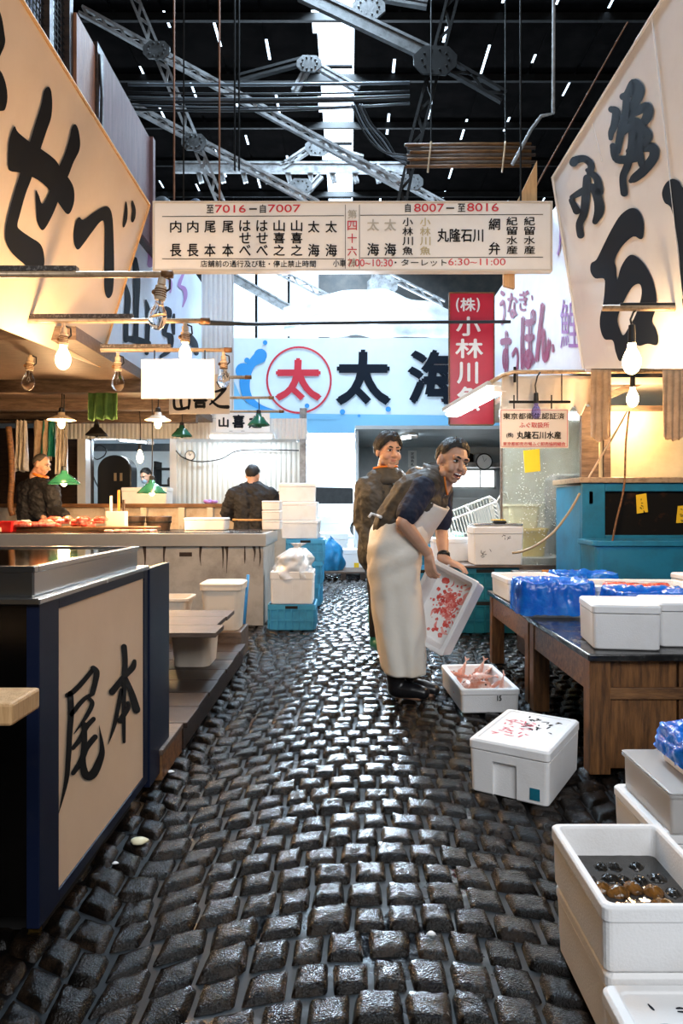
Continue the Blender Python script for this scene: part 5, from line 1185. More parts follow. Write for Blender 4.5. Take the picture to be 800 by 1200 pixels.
K.build('lettering', m_ink, root); R_.build('lettering', m_red, root)
for x in (602, 646): MB().tube([P(x, 479, 6.065), P(x, 463, 6.08)], .006, 6).build('hook', m_iron_dark, root)
for k, (x0, x1, Y_, lab) in enumerate(((692, 716, 6.0, 'cream towel draped over the awning rail left of the lit bulb'), (776, 800, 5.95, 'cream towel draped over the awning rail at right edge'), (800, 822, 5.93, 'cream towel half out of frame at right'))):
    if k == 2: continue
    cloth(lab, 'cream_towel', 'towel', x0, x1, 433, 512, Y_, m_ctowel, 3, .012, 2+k, .96, 5)
# stained clear sheet
root = thing('plastic_screen', 'stained clear plastic screen behind the notice board', 'screen', P(634, 650, 6.7)); p0 = P(588, 476, 6.7); p1 = P(682, 662, 6.7)
MB().bx(p0.x, p1.x, 6.70, 6.708, p1.z, p0.z).build('sheet', m_plexi, root)
mb = MB()
mb.bx(p0.x-.015, p0.x, 6.68, 6.72, 0, p0.z); mb.bx(p1.x, p1.x+.03, 6.66, 6.74, 0, p0.z); mb.bx(p0.x-.015, p1.x+.03, 6.66, 6.74, p1.z-.05, p1.z); mb.build('frame', m_oldwood, root)
mb = MB(); rnd = random.Random(6)
for k in range(260):
    px = rnd.gauss(630, 18); py = rnd.gauss(590, 26)
    if 590 < px < 680 and 530 < py < 655: p = P(px, py, 6.698); mb.sph(p, (rnd.uniform(.003, .008), .002, rnd.uniform(.003, .008)), nu=6, nv=4)
mb.build('splash_spot', mat('water_spots', (.85, .86, .82), .4), root)['kind'] = 'stuff'
struct(MB().bx(2.02, 6, 8.9, 9.0, 0, 2.4).build('wall_right', mat('greenish_wall', (.56, .57, .50), .5, 0, (.42, .43, .36), 2, .4, .7)))
bin_('pale yellow bin on a yellow tub behind the stained screen', (P(610, 0, 7.5).x, 7.5, .90), .36, .36, .26, m_palebin)
bin_('big yellow tub behind the stained screen', (P(613, 0, 7.5).x, 7.5, .60), .44, .44, .30, m_yelbin)
tag(MB().bx(1.5, 2.3, 7.2, 7.8, 0, .60).build('stand', m_iron, bevel=.01), 'grey stand below the yellow tub behind the stained screen', 'stand')
tag(MB().bx(2.3, 2.9, 7.6, 8.1, 0, 1.5).build('grey_machine', m_iron, bevel=.06), 'grey machine blurred behind the stained screen', 'machine')
tag(MB().prism([P(613, 528, 6.66), P(632, 526, 6.66), P(633, 552, 6.66), P(615, 554, 6.66)], (0, .006, 0)).build('yellow_cloth', m_yellow), 'yellow sheet hung on the stained screen under the notice board', 'sheet')
# fish tank
root = thing('fish_tank', 'teal framed dark glass fish tank at the right stall', 'tank', P(760, 640, 5.6)); Y = 5.6; x0 = P(681, 0, Y).x; zt = P(0, 566, Y).z; zb = .52
MB().bx(x0, 3.3, Y+.03, Y+.68, zb, zt-.02).build('tank_body', m_tank, root)
for (a_, b_, z0, z1) in ((x0, P(708, 0, Y).x, zb, zt), (P(708, 0, Y).x, 3.3, P(0, 576, Y).z, zt), (P(708, 0, Y).x, 3.3, zb, P(0, 627, Y).z)): MB().bx(a_, b_, Y-.02, Y+.03, z0, z1).build('frame', m_tank, root, bevel=.008)
MB().bx(P(708, 0, Y).x, 3.3, Y+.018, Y+.034, P(0, 627, Y).z, P(0, 576, Y).z).build('glass', m_tankglass, root)
MB().bx(x0-.03, 3.3, Y-.05, Y+.70, zt, zt+.045).build('top_board', m_pipe, root, bevel=.006)
for px in (691, 691): MB().bx(P(px, 0, Y).x-.012, P(px, 0, Y).x+.012, Y-.035, Y-.02, P(0, 590, Y).z, P(0, 576, Y).z).build('latch', m_iron, root)
for k, (q, lab) in enumerate((([(745, 580), (757, 578), (759, 600), (746, 602)], 'yellow price card with writing on the tank glass, left one'), ([(794, 593), (806, 592), (808, 612), (792, 613)], 'yellow price card on the tank glass at right edge'))):
    root = thing('price_card', lab, 'card', P(q[0][0], q[0][1], Y)); f_ = flat_at(Y, .0); f3 = flat_at(Y, .004); MB().prism([f_(*p) for p in q], (0, .003, 0)).build('card', m_yellow, root)
    mb = MB(); rnd = random.Random(k)
    for j in range(8): a_ = q[0][0]+2.5+rnd.random()*7; b_ = q[0][1]+3+rnd.random()*16; stroke(mb, [(a_, b_), (a_+rnd.uniform(-2, 2.5), b_+rnd.uniform(-1, 3))], .8, f3)
    mb.build('writing', m_ink, root)
root = thing('teal_tub', 'open teal tub of water standing before the fish tank', 'tub', P(760, 668, 5.15)); Y = 5.15; ztt = P(0, 634, Y).z
mb = MB(); x0 = P(699, 0, Y).x; L = 1.3; mb.loft([rrect(L*.96, .32, .05, .15), rrect(L, .36, .05, ztt-.04), rrect(L+.05, .40, .05, ztt-.04), rrect(L+.05, .40, .05, ztt), rrect(L-.03, .33, .05, ztt), rrect(L-.08, .28, .05, .3)]); mb.move(Matrix.Translation((x0+L/2, Y+.20, 0))); mb.build('tub_body', m_tank, root, bevel=.006)
MB().bx(x0+.05, x0+L-.05, Y+.04, Y+.36, ztt-.06, ztt-.055).build('water', m_water, root)
tag(MB().bx(1.9, 3.3, 5.2, 5.56, 0, .15).build('timber_stand', m_deck), 'low dark timber stand carrying the teal tub', 'stand')
tag(MB().bx(1.9, 3.3, 5.62, 6.3, 0, .52).build('tank_stand', m_iron_dark), 'dark stand beneath the fish tank', 'stand')
tag(MB().tube([P(*q, 5.45) for q in crom([(679, 578), (668, 598), (650, 622), (630, 638), (612, 646), (600, 648)], 5)], .010, 8).build('hose', m_hose, smooth=True), 'tan hose curving from the fish tank down behind the foam boxes', 'hose')
tag(MB().tube([P(*q, 5.3) for q in crom([(737, 482), (733, 520), (731, 570), (722, 610), (717, 636)], 5)], .008, 8).build('air_line', m_brownh, smooth=True), 'brown air line hanging from lit bulb into the teal tub', 'hose')
tag(MB().tube([P(*q, 5.9) for q in crom([(735, 482), (722, 505), (706, 532), (694, 552), (689, 561)], 5)], .009, 8).build('air_line', m_pipe, smooth=True), 'thin tan line slanting left from the lit bulb above the tank', 'hose')
tube_lamp('unseen fill tube added under the right stall ceiling behind the stained screen', (1.75, 7.9, 2.19), (2.75, 7.9, 2.19), 1, power=10)  # lamp added out of sight to brighten the space behind the screen
# board above the tank
root = thing('glazed_panel', 'greenish glazed panel with timber frame above the fish tank', 'panel', P(740, 560, 6.35)); Y = 6.35; p0 = P(700, 482, Y); p1 = P(830, 566, Y)
MB().bx(p0.x, 3.6, Y, Y+.03, p1.z, p0.z).build('pane', mat('greenish_glaze', (.52, .50, .36), .2, 0, (.66, .62, .46), 4, .35, .7), root)
for (a_, b_, z0, z1) in ((P(680, 0, Y).x, p0.x, 1.0, p0.z+.04), (p0.x, 3.6, p0.z, p0.z+.05), (P(706, 0, Y).x, P(714, 0, Y).x, p1.z, p0.z)): MB().bx(a_, b_, Y-.03, Y+.03, z0, z1).build('frame', m_oldwood, root)
MB().bar(P(700, 470, Y-.05), P(800, 425, Y-.05), .04, .06).build('brace', m_oldwood, root)
# small tools behind boxes
for k, (x0, x1, lab) in enumerate(((1.42, 1.60, 'small orange handled knife lying beyond the far table'), (1.66, 1.80, 'second orange handled knife lying beside the fish tank'))):
    root = thing('knife', lab, 'knife', (x0, 5.25, .63)); MB().bar((x1-.12, 5.25, .640), (x1, 5.25, .640), .02, .024).build('handle', m_knifeh, root, bevel=.005); MB().bar((x0-.1, 5.25, .638), (x1-.12, 5.25, .638), .022, .004).build('blade', m_steel, root)
root = thing('side_bench', 'dark low bench behind the far table carrying knives', 'bench', (1.75, 5.25, 0)); MB().bx(1.3, 1.82, 5.10, 5.5, .60, .628).build('bench_top', m_deck, root, bevel=.004)
for x in (1.34, 1.74): MB().bx(x, x+.05, 5.14, 5.46, 0, .60).build('leg', m_deck, root)
# ================================================================ FAR ROOM, right of the opening
struct(MB().bx(.10, 4.5, 15.0, 15.1, 0, 2.9).build('wall_back', m_room)); struct(MB().bx(.10, 4.5, 11.4, 15.1, 2.42, 2.48).build('ceiling', m_room)); struct(MB().bx(.10, .16, 11.6, 15.1, 0, 2.5).build('wall_left', m_room))
w = struct(MB().bx(2.22, 3.15, 14.9, 14.98, 1.55, 1.90).build('window_2', mat('lit_window', (1, 1, 1), .4, emit=(.9, .96, 1), es=2.2)))
mb = MB()
for (x0, x1, z0, z1) in ((2.17, 2.22, 1.5, 1.95), (3.15, 3.2, 1.5, 1.95), (2.17, 3.2, 1.5, 1.55), (2.17, 3.2, 1.90, 1.95), (2.84, 2.87, 1.55, 1.9)): mb.bx(x0, x1, 14.84, 14.98, z0, z1)
mb.build('window_frame', m_corrw, w)
tag(MB().bx(1.7, 3.5, 14.3, 14.9, 1.95, 2.05).build('wall_shelf', m_iron), 'grey shelf above the far lit window', 'shelf'); clock('round clock on the far shelf above the window', P(567, 541, 14.2), .17)
tag(MB().bx(1.6, 3.6, 14.45, 14.9, 0, 1.30).build('far_cabinet', m_corr, bevel=.01), 'pale blue grey cabinet under the far lit window', 'cabinet')
cloth('pale blue cloth hanging in front of the far cabinet', 'blue_cloth', 'cloth', 506, 520, 549, 597, 14.28, mat('pale_blue_cloth', (.32, .45, .60), .8), 2, .06, 1, 1.2)
root = thing('notice', 'small white notice on the far room wall between the two men', 'notice', P(483, 538, 14.97)); f_ = flat_at(14.98, 0); MB().prism([f_(478, 528), f_(488, 528), f_(488, 548), f_(478, 548)], (0, .01, 0)).build('paper', m_white, root); mb = MB(); f3 = flat_at(14.98, .006)
for k in range(4): put(mb, '定価魚札'[k], (481, 530+4.2*k, 485, 533.6+4.2*k), f3)
mb.build('writing', m_ink2, root)
for k, (px, w_) in enumerate(((548, .12), (562, .12))): tag(MB().lathe([(w_, 0), (w_, .16), (w_*.9, .18), (w_*.5, .2)], P(px, 540, 14.5)*1+V((0, 0, 2.055-P(px, 540, 14.5).z)), 14).build('pot', [m_iron_dark, m_iron][k], smooth=True), ['dark pot on the far shelf left of the clock', 'grey pot on the far shelf behind the clock'][k], 'pot')
# the street beyond
root = thing('parked_van', 'pale van in the glare beyond the street opening', 'van', (-1.0, 24, 0)); mb = MB()
prof = [(-2.1, .35), (2.0, .35), (2.1, .9), (1.7, 1.15), (1.2, 1.9), (-2.0, 1.95), (-2.15, 1.2)]
MB().prism([V((-1.0+x, 24, z)) for x, z in prof], (0, 1.6, 0)).build('body', m_corrw, root, bevel=.05); MB().prism([V((-1.0+x, 23.98, z)) for x, z in ((-1.2, 1.2), (1.45, 1.2), (1.1, 1.75), (-1.2, 1.8))], (0, .03, 0)).build('window', m_iron_dark, root)
for x in (-2.3, .35): MB().lathe([(.32, -.1), (.34, 0), (.32, .1)], (x, 24.1, .34), 20, Matrix.Rotation(PI/2, 3, 'X')).build('wheel', m_black, root)
# ================================================================ PEOPLE
def organic(mb, vox, it=4):
    me = bpy.data.meshes.new('t'); me.from_pydata(mb.v, [], mb.f)
    bm = bmesh.new(); bm.from_mesh(me); bmesh.ops.recalc_face_normals(bm, faces=bm.faces); bm.to_mesh(me); bm.free()
    o = bpy.data.objects.new('t', me); COL.objects.link(o)
    r = o.modifiers.new('r', 'REMESH'); r.mode = 'VOXEL'; r.voxel_size = vox
    s_ = o.modifiers.new('s', 'SMOOTH'); s_.iterations = it; s_.factor = .5
    dg = bpy.context.evaluated_depsgraph_get(); m2 = bpy.data.meshes.new_from_object(o.evaluated_get(dg))
    out = MB(); out.v = [tuple(v.co) for v in m2.vertices]; out.f = [tuple(p.vertices) for p in m2.polygons]
    bpy.data.objects.remove(o); bpy.data.meshes.remove(me); bpy.data.meshes.remove(m2); return out
def wrinkle(mb, amp, sc, seed=0):
    """pushes cloth in and out along slanting folds"""
    me = bpy.data.meshes.new('t'); me.from_pydata(mb.v, [], mb.f); me.update()
    mb.v = [tuple(v.co+v.normal*amp*noise.fractal((v.co.x*sc+seed, v.co.y*sc, v.co.z*sc*1.3+v.co.x*sc*.5), .8, 2.1, 3)) for v in me.vertices]
    bpy.data.meshes.remove(me); return mb
def head_shapes(mb, T, smile=False, fat=1.0):
    e = lambda c, r: mb.sph(T @ V(c), tuple(x*HS for x in r), RR, 18, 12)
    RR = T.to_3x3().normalized(); HS = T.to_scale().x
    e((0, .012, .030), (.076, .094, .092)); e((0, -.020, -.030), (.062*fat, .074, .074)); e((0, -.058, -.088), (.027*fat, .025, .024))
    for s_ in (-1, 1):
        e((s_*.037, -.055, -.026), (.030*fat, .034, .032)); e((s_*.048*fat, -.015, -.066), (.020, .032, .026))
        e((s_*.078, .008, -.004), (.011, .021, .033)); e((s_*.011, -.104, -.022), (.010, .010, .008))
        if smile: e((s_*.040, -.066, -.034), (.022, .024, .022))
    c = lambda a, b_, ra, rb: mb.cap(T @ V(a), T @ V(b_), ra*HS, rb*HS)
    c((0, -.088, .016), (0, -.112, -.020), .009, .0145); c((-.038, -.076, .034), (.038, -.076, .034), .015, .015)
    z = -.056; c((-.020, -.083, z+.007), (.020, -.083, z+.007), .008, .008); c((-.017, -.082, z-.010-(.010 if smile else 0)), (.017, -.082, z-.010-(.010 if smile else 0)), .009, .009)
    c((0, .020, -.06), (0, .040, -.150), .056, .060)
def face_parts(root, T, smile, brow=.0055, hair=m_hair, style='short', mask=False):
    RR = T.to_3x3().normalized(); HS = T.to_scale().x
    def el(name, c, r, m, rot=0, par=None):
        mb = MB(); mb.sph(T @ V(c), tuple(x*HS for x in r), RR @ Matrix.Rotation(rot, 3, 'Y'), 14, 9); return mb.build(name, m, par or root, smooth=True)
    for s_ in (-1, 1):
        ey = el('eye', (s_*.032, -.0815, .012), (.0165, .0085, .0052 if smile else .0068), m_eyew, s_*.12)
        el('iris', (s_*.031, -.0875, .012), (.0078, .0045, .0048 if smile else .0062), m_ink, par=ey)
        mb = MB(); mb.tube([T @ V(p) for p in ((s_*.015, -.0895, .0165), (s_*.030, -.0905, .0195), (s_*.047, -.082, .0150))], [.0016*HS, .0026*HS, .0016*HS], 6); mb.build('eyelid', m_hair, root, smooth=True)
        mb = MB(); mb.tube([T @ V(p) for p in ((s_*.012, -.0905, .033), (s_*.030, -.092, .038), (s_*.050, -.080, .032))], [brow*HS*.8, brow*HS, brow*HS*.45], 6); mb.build('eyebrow', hair, root, smooth=True)
    if mask: el('face_mask', (0, -.072, -.055), (.055, .045, .050), m_mask)
    elif smile:
        mo = el('mouth', (0, -.0865, -.058), (.026, .0085, .0135), m_mouth); el('teeth', (0, -.0905, -.0525), (.021, .0062, .0055), m_teeth, par=mo)
        mb = MB(); mb.tube([T @ V(p) for p in ((-.028, -.080, -.048), (-.014, -.091, -.0465), (0, -.0935, -.0475), (.014, -.091, -.0465), (.028, -.080, -.048))], [.002, .0035, .004, .0035, .002], 6)
        mb.tube([T @ V(p) for p in ((-.027, -.080, -.052), (-.016, -.089, -.068), (0, -.092, -.073), (.016, -.089, -.068), (.027, -.080, -.052))], [.002, .004, .005, .004, .002], 6); mb.build('lip', m_lips, root, smooth=True)
    else: el('lip', (0, -.0895, -.050), (.022, .005, .0042), m_lips); el('lip', (0, -.0885, -.0585), (.018, .005, .0045), m_lips)
    # hair: a thick shell over the skull down to a hairline
    def hl(a):                                            # elevation of the hairline at azimuth a (0 = face)
        d = abs(a)
        if style == 'short': k = ((0, 37), (.55, 38), (.85, 27), (1.15, 6), (1.45, -2), (1.62, 14), (1.9, -12), (2.4, -38), (3.15, -44))
        elif style == 'long': k = ((0, 24), (.35, 30), (.6, 18), (.95, 0), (1.3, -16), (1.6, -20), (1.9, -28), (2.4, -48), (3.15, -52))
        else: k = ((0, 62), (.6, 58), (1.0, 30), (1.3, 5), (1.6, 10), (1.9, -14), (2.4, -38), (3.15, -42))
        for (a0, e0), (a1, e1) in zip(k, k[1:]):
            if d <= a1: return math.radians(e0+(e1-e0)*(d-a0)/(a1-a0))
        return math.radians(k[-1][1])
    th = {'short': .015, 'long': .022}.get(style, .007)
    mb = MB(); nu, nv = 56, 14; rings_o = []
    def pt(a, el_, off):
        n_ = noise.noise((math.sin(a)*7, math.cos(a)*7, el_*5)); rr = off*(1+.55*n_)
        cz = math.sin(el_); cc = math.cos(el_); p = V((math.sin(a)*cc*(.077+rr), .014-math.cos(a)*cc*(.093+rr), .031+cz*(.091+rr*1.35)))
        if el_ < 0: p.y += .012*math.cos(a)*-el_*2 if False else 0
        return T @ p
    for lay in (0, 1):
        for j in range(nv+1):
            ring = []
            for i in range(nu):
                a = -PI+2*PI*i/nu; e0 = hl(a)+.09*noise.noise((a*6, 0, 3)); v = j/nv if lay == 0 else 1-j/nv
                if lay == 1 and j == 0: continue
                ring.append(pt(a, e0+(PI/2-.03-e0)*(v), (th*(.35+.65*min(1, v*5))) if lay == 1 else -.004))
            if ring: rings_o.append(ring)
    mb.loft(rings_o, False, False); mb.build('hair', hair, root, smooth=True)
def hand(mb, w, fd, nd, curl, spread=.021, side=1, thumb=(.55, -.7, -.45), sc=1.0):
    x = V(fd).normalized(); z = V(nd); z = (z-x*z.dot(x)).normalized(); y = z.cross(x)*side
    A = lambda p: w+(x*p[0]+y*p[1]+z*p[2])*sc
    mb.cap(A((-.02, 0, 0)), A((.02, 0, 0)), .026*sc, .029*sc)
    for k in (-1.5, -.5, .5, 1.5): mb.cap(A((.015, k*.013, 0)), A((.085, k*spread, 0)), .0145*sc, .0115*sc)
    for k, L in zip((-1.5, -.5, .5, 1.5), (.070, .080, .075, .058)):
        p = V((.088, k*spread, .001)); a = 0; r = .0098
        for j, f in enumerate((.44, .31, .25)):
            a += curl[j]; q = p+V((math.cos(a), k*.05*math.cos(a), -math.sin(a)))*L*f; mb.cap(A(p), A(q), r*sc, (r-.001)*sc, 10); p = q; r -= .001
    t0 = V((.018, -.022, -.004)); t1 = t0+V(thumb).normalized()*.045; t2 = t1+V((thumb[0]+.5, thumb[1]+.35, thumb[2])).normalized()*.034
    mb.cap(A(t0), A(t1), .0145*sc, .0115*sc); mb.cap(A(t1), A(t2), .0112*sc, .009*sc)
def person(label, J, T, group=None, vox=.006, top=None, topname='jacket', sleeves='long', hair=m_hair, style='short', smile=False, hands=(), trousers=m_trouser, boots=m_boot, fat=1.0, bulk=.02, wr=.006, mask=False, toe=(0, -1, 0), tr=.125, hipr=.115):
    base = (J['anL']+J['anR'])/2; base.z = 0
    root = thing('person', label, 'person', base)
    mb = MB(); sa = (J['shR']-J['shL']).normalized(); pa = (J['hiR']-J['hiL']).normalized()
    head_shapes(mb, T, smile, fat)
    mb.cap(T @ V((0, .035, -.12)), J['neck'], .058, .07)
    def torso(m_, ex):
        for s_ in (-1, 1): m_.chain((J['pelvis']+pa*.075*s_, tr-.002+ex), (J['waist']+pa*.07*s_, tr-.015+ex), (J['chest']+sa*.085*s_, tr+ex), (J['neck'].lerp(J['chest'], .35)+sa*.06*s_, tr*.72+ex))
        m_.chain((J['shL'], .062+ex), (J['neck'].lerp(J['chest'], .3), .09+ex), (J['shR'], .062+ex))
    torso(mb, -.012)
    for s_ in 'LR':
        mb.chain((J['sh'+s_], .055), (J['el'+s_], .041), (J['el'+s_].lerp(J['wr'+s_], .35), .041), (J['wr'+s_], .027))
        mb.chain((J['hi'+s_], .085), (J['kn'+s_], .056), (J['kn'+s_].lerp(J['an'+s_], .35), .054), (J['an'+s_], .038))
        mb.cap(J['an'+s_]-V((0, 0, .03)), J['an'+s_]+V(toe)*.14-V((0, 0, .045)), .042, .034)
    for h in hands: h(mb)
    organic(mb, vox).build('body', m_skin, root, smooth=True, fix=False)
    face_parts(root, T, smile, hair=hair, style=style, mask=mask)
    if top:
        g = MB(); torso(g, bulk*.8)
        for s_ in 'LR':
            if sleeves == 'long': g.chain((J['sh'+s_], .06+bulk), (J['el'+s_], .046+bulk), (J['el'+s_].lerp(J['wr'+s_], .9), .034+bulk*.7))
        wrinkle(organic(g, max(.007, vox), 5), wr, 16, 3).build(topname, top, root, smooth=True, fix=False)
    g = MB()
    for s_ in 'LR': g.chain((J['hi'+s_], .098), (J['kn'+s_], .070), (J['an'+s_]+V((0, 0, .05)), .060))
    g.cap(J['hiL'], J['hiR'], hipr, hipr); g.cap(J['pelvis'], J['waist'].lerp(J['pelvis'], .5), .128, .12)
    organic(g, .01, 3).build('trousers', trousers, root, smooth=True, fix=False)
    for s_ in 'LR':
        g = MB(); g.chain((J['an'+s_]+V((0, 0, .24)), .070), (J['an'+s_]+V((0, 0, .02)), .056)); g.chain((J['an'+s_]-V((0, 0, .018)), .055), (J['an'+s_]+V(toe)*.10-V((0, 0, .022)), .050), (J['an'+s_]+V(toe)*.17-V((0, 0, .030)), .040))
        o_ = organic(g, .008, 4); o_.v = [(x, y, max(z, .002)) for x, y, z in o_.v]; o_.build('boot', boots, root, smooth=True, fix=False)
    return root
def headT(c, yaw, pitch, roll, sc=1.0): return Matrix.Translation(c) @ Matrix.Rotation(math.radians(roll), 4, 'Y') @ Matrix.Rotation(math.radians(yaw), 4, 'Z') @ Matrix.Rotation(math.radians(pitch), 4, 'X') @ Matrix.Scale(sc, 4)
# ---- the fishmonger bending over the box
Yw = 4.1
def W(px, py, dy=0.0): return P(px, py, Yw+dy)
J = dict(pelvis=W(458, 638, .02), waist=W(470, 612, .02), chest=W(492, 584, .0), neck=W(509, 563, -.02),
         shR=W(496, 572, -.19), shL=W(517, 576, .17), elR=W(472, 612, -.27), wrR=W(502, 650, -.17), elL=W(517, 622, .20), wrL=W(520, 655, .03),
         hiR=W(457, 648, -.09), hiL=W(460, 648, .11), knR=W(468, 730, -.10), knL=W(470, 728, .14), anR=W(464, 803, -.06), anL=W(478, 800, .14))
Tw = headT(W(529.5, 542, -.07), 26, 6, 14, 1.06)
hands = (lambda mb: hand(mb, J['wrR'], V((.10, -.12, -.95)), V((-.75, -.6, .1)), (.45, .55, .4), side=1, thumb=(.75, -.35, -.5)),
         lambda mb: hand(mb, J['wrL'], V((.93, -.15, -.42)), V((.35, -.25, .9)), (.12, .25, .25), side=-1, thumb=(.6, -.8, -.15)))
wk = person('person in a long white apron and olive vest bending to tip a foam box', J, Tw, vox=.0042, hands=hands, smile=True, style='short', toe=(.9, -.35, 0), boots=m_boot, hipr=.09)
sa = (J['shR']-J['shL']).normalized(); ax = (J['chest']-J['pelvis']).normalized()
# navy short-sleeved shirt
g = MB()
for s_ in (-1, 1): g.chain((J['waist']+sa*.07*s_, .125), (J['chest']+sa*.085*s_, .132))
g.chain((J['shL'], .070), (J['neck'].lerp(J['chest'], .3), .094), (J['shR'], .072))
for s_ in 'LR': g.chain((J['sh'+s_], .074), (J['sh'+s_].lerp(J['el'+s_], .35), .072), (J['sh'+s_].lerp(J['el'+s_], .74), .070))
wrinkle(organic(g, .006, 4), .006, 14, 1).build('shirt', m_navyshirt, wk, smooth=True, fix=False)
# padded vest with a thick collar
g = MB()
for s_ in (-1, 1): g.chain((J['waist']+sa*.075*s_-ax*.02, .136), (J['waist']+sa*.075*s_+ax*.03, .138), (J['chest']+sa*.08*s_, .152), (J['neck'].lerp(J['chest'], .45)+sa*.07*s_, .118))
g.chain((J['shL'].lerp(J['neck'], .25), .080), (J['neck'].lerp(J['chest'], .3), .108), (J['shR'].lerp(J['neck'], .25), .082))
wrinkle(organic(g, .007, 5), .006, 13, 8).build('vest', m_vest, wk, smooth=True, fix=False)
nk0 = J['neck'].lerp(J['chest'], .12); nk1 = Tw @ V((0, .030, -.115)); d = (nk1-nk0).normalized()
def ringpts(c, r, d_, n=18, ph=0):
    a = d_.orthogonal().normalized(); b_ = d_.cross(a); return [c+(a*math.cos(2*PI*k/n+ph)+b_*math.sin(2*PI*k/n+ph))*r for k in range(n)]
mb = MB().loft([ringpts(nk0-d*.04, .125, d), ringpts(nk0+d*.01, .105, d), ringpts(nk1+d*.0, .086, d), ringpts(nk1+d*.014, .082, d), ringpts(nk1+d*.010, .072, d), ringpts(nk0, .072, d)], True, True)
wkc = mb.build('collar', m_vest, wk, smooth=True)
mb = MB(); q = ringpts(nk1+d*.016, .080, d, 28); mb.tube(q+[q[0]], .006, 6); mb.build('collar_trim', m_orange, wkc, smooth=True)
g = MB(); hb_ = nk0-Tw.to_3x3() @ V((0, -1, 0))*.09; g.sph(hb_+V((-.03, 0, .0)), (.10, .13, .06), Matrix.Rotation(.6, 3, 'Y')); g.sph(hb_+V((-.08, .0, -.05)), (.09, .12, .05), Matrix.Rotation(.8, 3, 'Y'))
wrinkle(organic(g, .008, 4), .008, 18, 2).build('hood', m_vest, wk, smooth=True, fix=False)
# apron: skirt lofted down the legs, and a bib over the chest
rows = ((598, 458, 502, .16), (607, 447, 506, .19), (618, 438, 504, .215), (632, 432, 500, .225), (650, 430.5, 494, .225), (670, 431, 491, .215), (695, 434, 493, .21), (720, 437, 496, .21), (745, 441, 498, .21), (768, 445, 498, .21), (784, 448, 498, .21))
dense = [np.array(r_) for r_ in crom(rows, 5)]
mb = MB(); rings = []; n = 72
for i, (py, l, r_, dep) in enumerate(dense):
    c = W((l+r_)/2, py, .02); a_ = (r_-l)/2*Yw/F; ring = []; dn = max(0, (py-640)/145); mid = max(0, 1-abs(py-655)/60)
    for k in range(n):
        t = 2*PI*k/n; ct, st = math.cos(t), math.sin(t); q = (abs(ct)**2.4+abs(st)**2.4)**(-1/2.4)
        f = 1+.034*dn*math.sin(5*t+.6*math.sin(py*.02))+.022*dn*math.sin(9*t+1)+.028*mid*math.sin(.24*py+3*t)+.12*(.22-abs(noise.noise((ct*1.6+py*.020, st*1.6, py*.022))))+.012*noise.noise((ct*3, st*3, py*.045))
        tilt = .12*max(0, 1-(py-600)/30)
        ring.append(c+V((ct*q*a_*f, st*q*dep*f, 0))+V((0, 0, -tilt*ct*.35)))
    rings.append(ring)
mb.loft(rings, False, False); mb.build('apron', m_apron, wk, smooth=True, solid=.006)
fr = (sa.cross(ax)).normalized()
if fr.x < 0: fr = -fr
def bib(u, v):
    a = (u-.5)*math.radians(156-56*v**1.5); c = J['pelvis'].lerp(J['chest'], .06+1.04*v); r_ = .186+.006*math.sin(v*9+a*2)*(1-v)
    return c+fr*r_*math.cos(a)*.95+sa*(r_+.030)*math.sin(a)+ax*(.0)
MB().grid(bib, 40, 20).build('apron_bib', m_apron, wk, smooth=True, solid=.007)
mb = MB()
for s_ in (-1, 1): mb.tube([bib(.5+.5*s_*.96, .98), J['sh'+('R' if s_ > 0 else 'L')].lerp(J['neck'], .5)+V((0, 0, .085)), nk0-fr*.12+V((0, 0, .03))], .009, 6)
mb.tube([W(446, 606, -.17), W(441, 604, -.08), W(440, 604, .05)], .010, 6); mb.tube([W(441, 604, -.08), W(435, 602, -.12), W(432, 606, -.13)], .009, 6); mb.build('apron_strap', m_white, wk, smooth=True)
mb = MB(); d = (J['wrL']-J['elL']).normalized(); c = J['wrL']-d*.025; mb.loft([ringpts(c-d*.012, .036, d), ringpts(c-d*.012, .040, d), ringpts(c+d*.012, .038, d), ringpts(c+d*.012, .034, d)]); mb.build('wristwatch', m_black, wk, smooth=True)
# the tipped foam box he holds
u = V((.447, 0, .894)); w0 = V((.894, 0, -.447)); th = math.radians(35)
nn = -w0*math.sin(th)-V((0, 1, 0))*math.cos(th); yy = nn.cross(u); R = Matrix((u, yy, nn)).transposed(); h = .14
bx_ = foam_box('blood-smeared white foam box tipped up in the hands of the fishmonger', P(511, 710, 4.05)-nn*h, .485, .34, h, R=R, t=.028)
mb = MB(); rnd = random.Random(15)
for k in range(26):
    cx_, cy_ = rnd.gauss(.02, .06), rnd.gauss(-.01, .035); a = rnd.uniform(0, 6); w_ = rnd.uniform(.012, .03); stroke(mb, [(cx_, cy_), (cx_+.03*math.cos(a), cy_+.03*math.sin(a)), (cx_+.06*math.cos(a+.5), cy_+.06*math.sin(a+.5))], [w_*.5, w_, w_*.2], lambda p, q: V((max(-.19, min(.19, p)), max(-.12, min(.12, q)), .0282+.0004*k/26)))
mb.build('pink_smear', mat('pale_pink_smear', (.80, .40, .36), .3, 0, (.72, .22, .20), 24, .42, .66), bx_, world=False)
mb = MB(); rnd = random.Random(5)
for k in range(150):
    cx_, cy_ = rnd.gauss(.03, .075), rnd.gauss(-.015, .05); r_ = abs(rnd.gauss(.004, .008))+.0015
    if abs(cx_)+r_ < .19 and abs(cy_)+r_ < .125: mb.add([(cx_+r_*rnd.uniform(.6, 1.2)*math.cos(t), cy_+r_*rnd.uniform(.6, 1.2)*math.sin(t), .0290+.0001*(k % 9)) for t in np.linspace(0, 2*PI, 10)[:-1]], [tuple(range(9))])
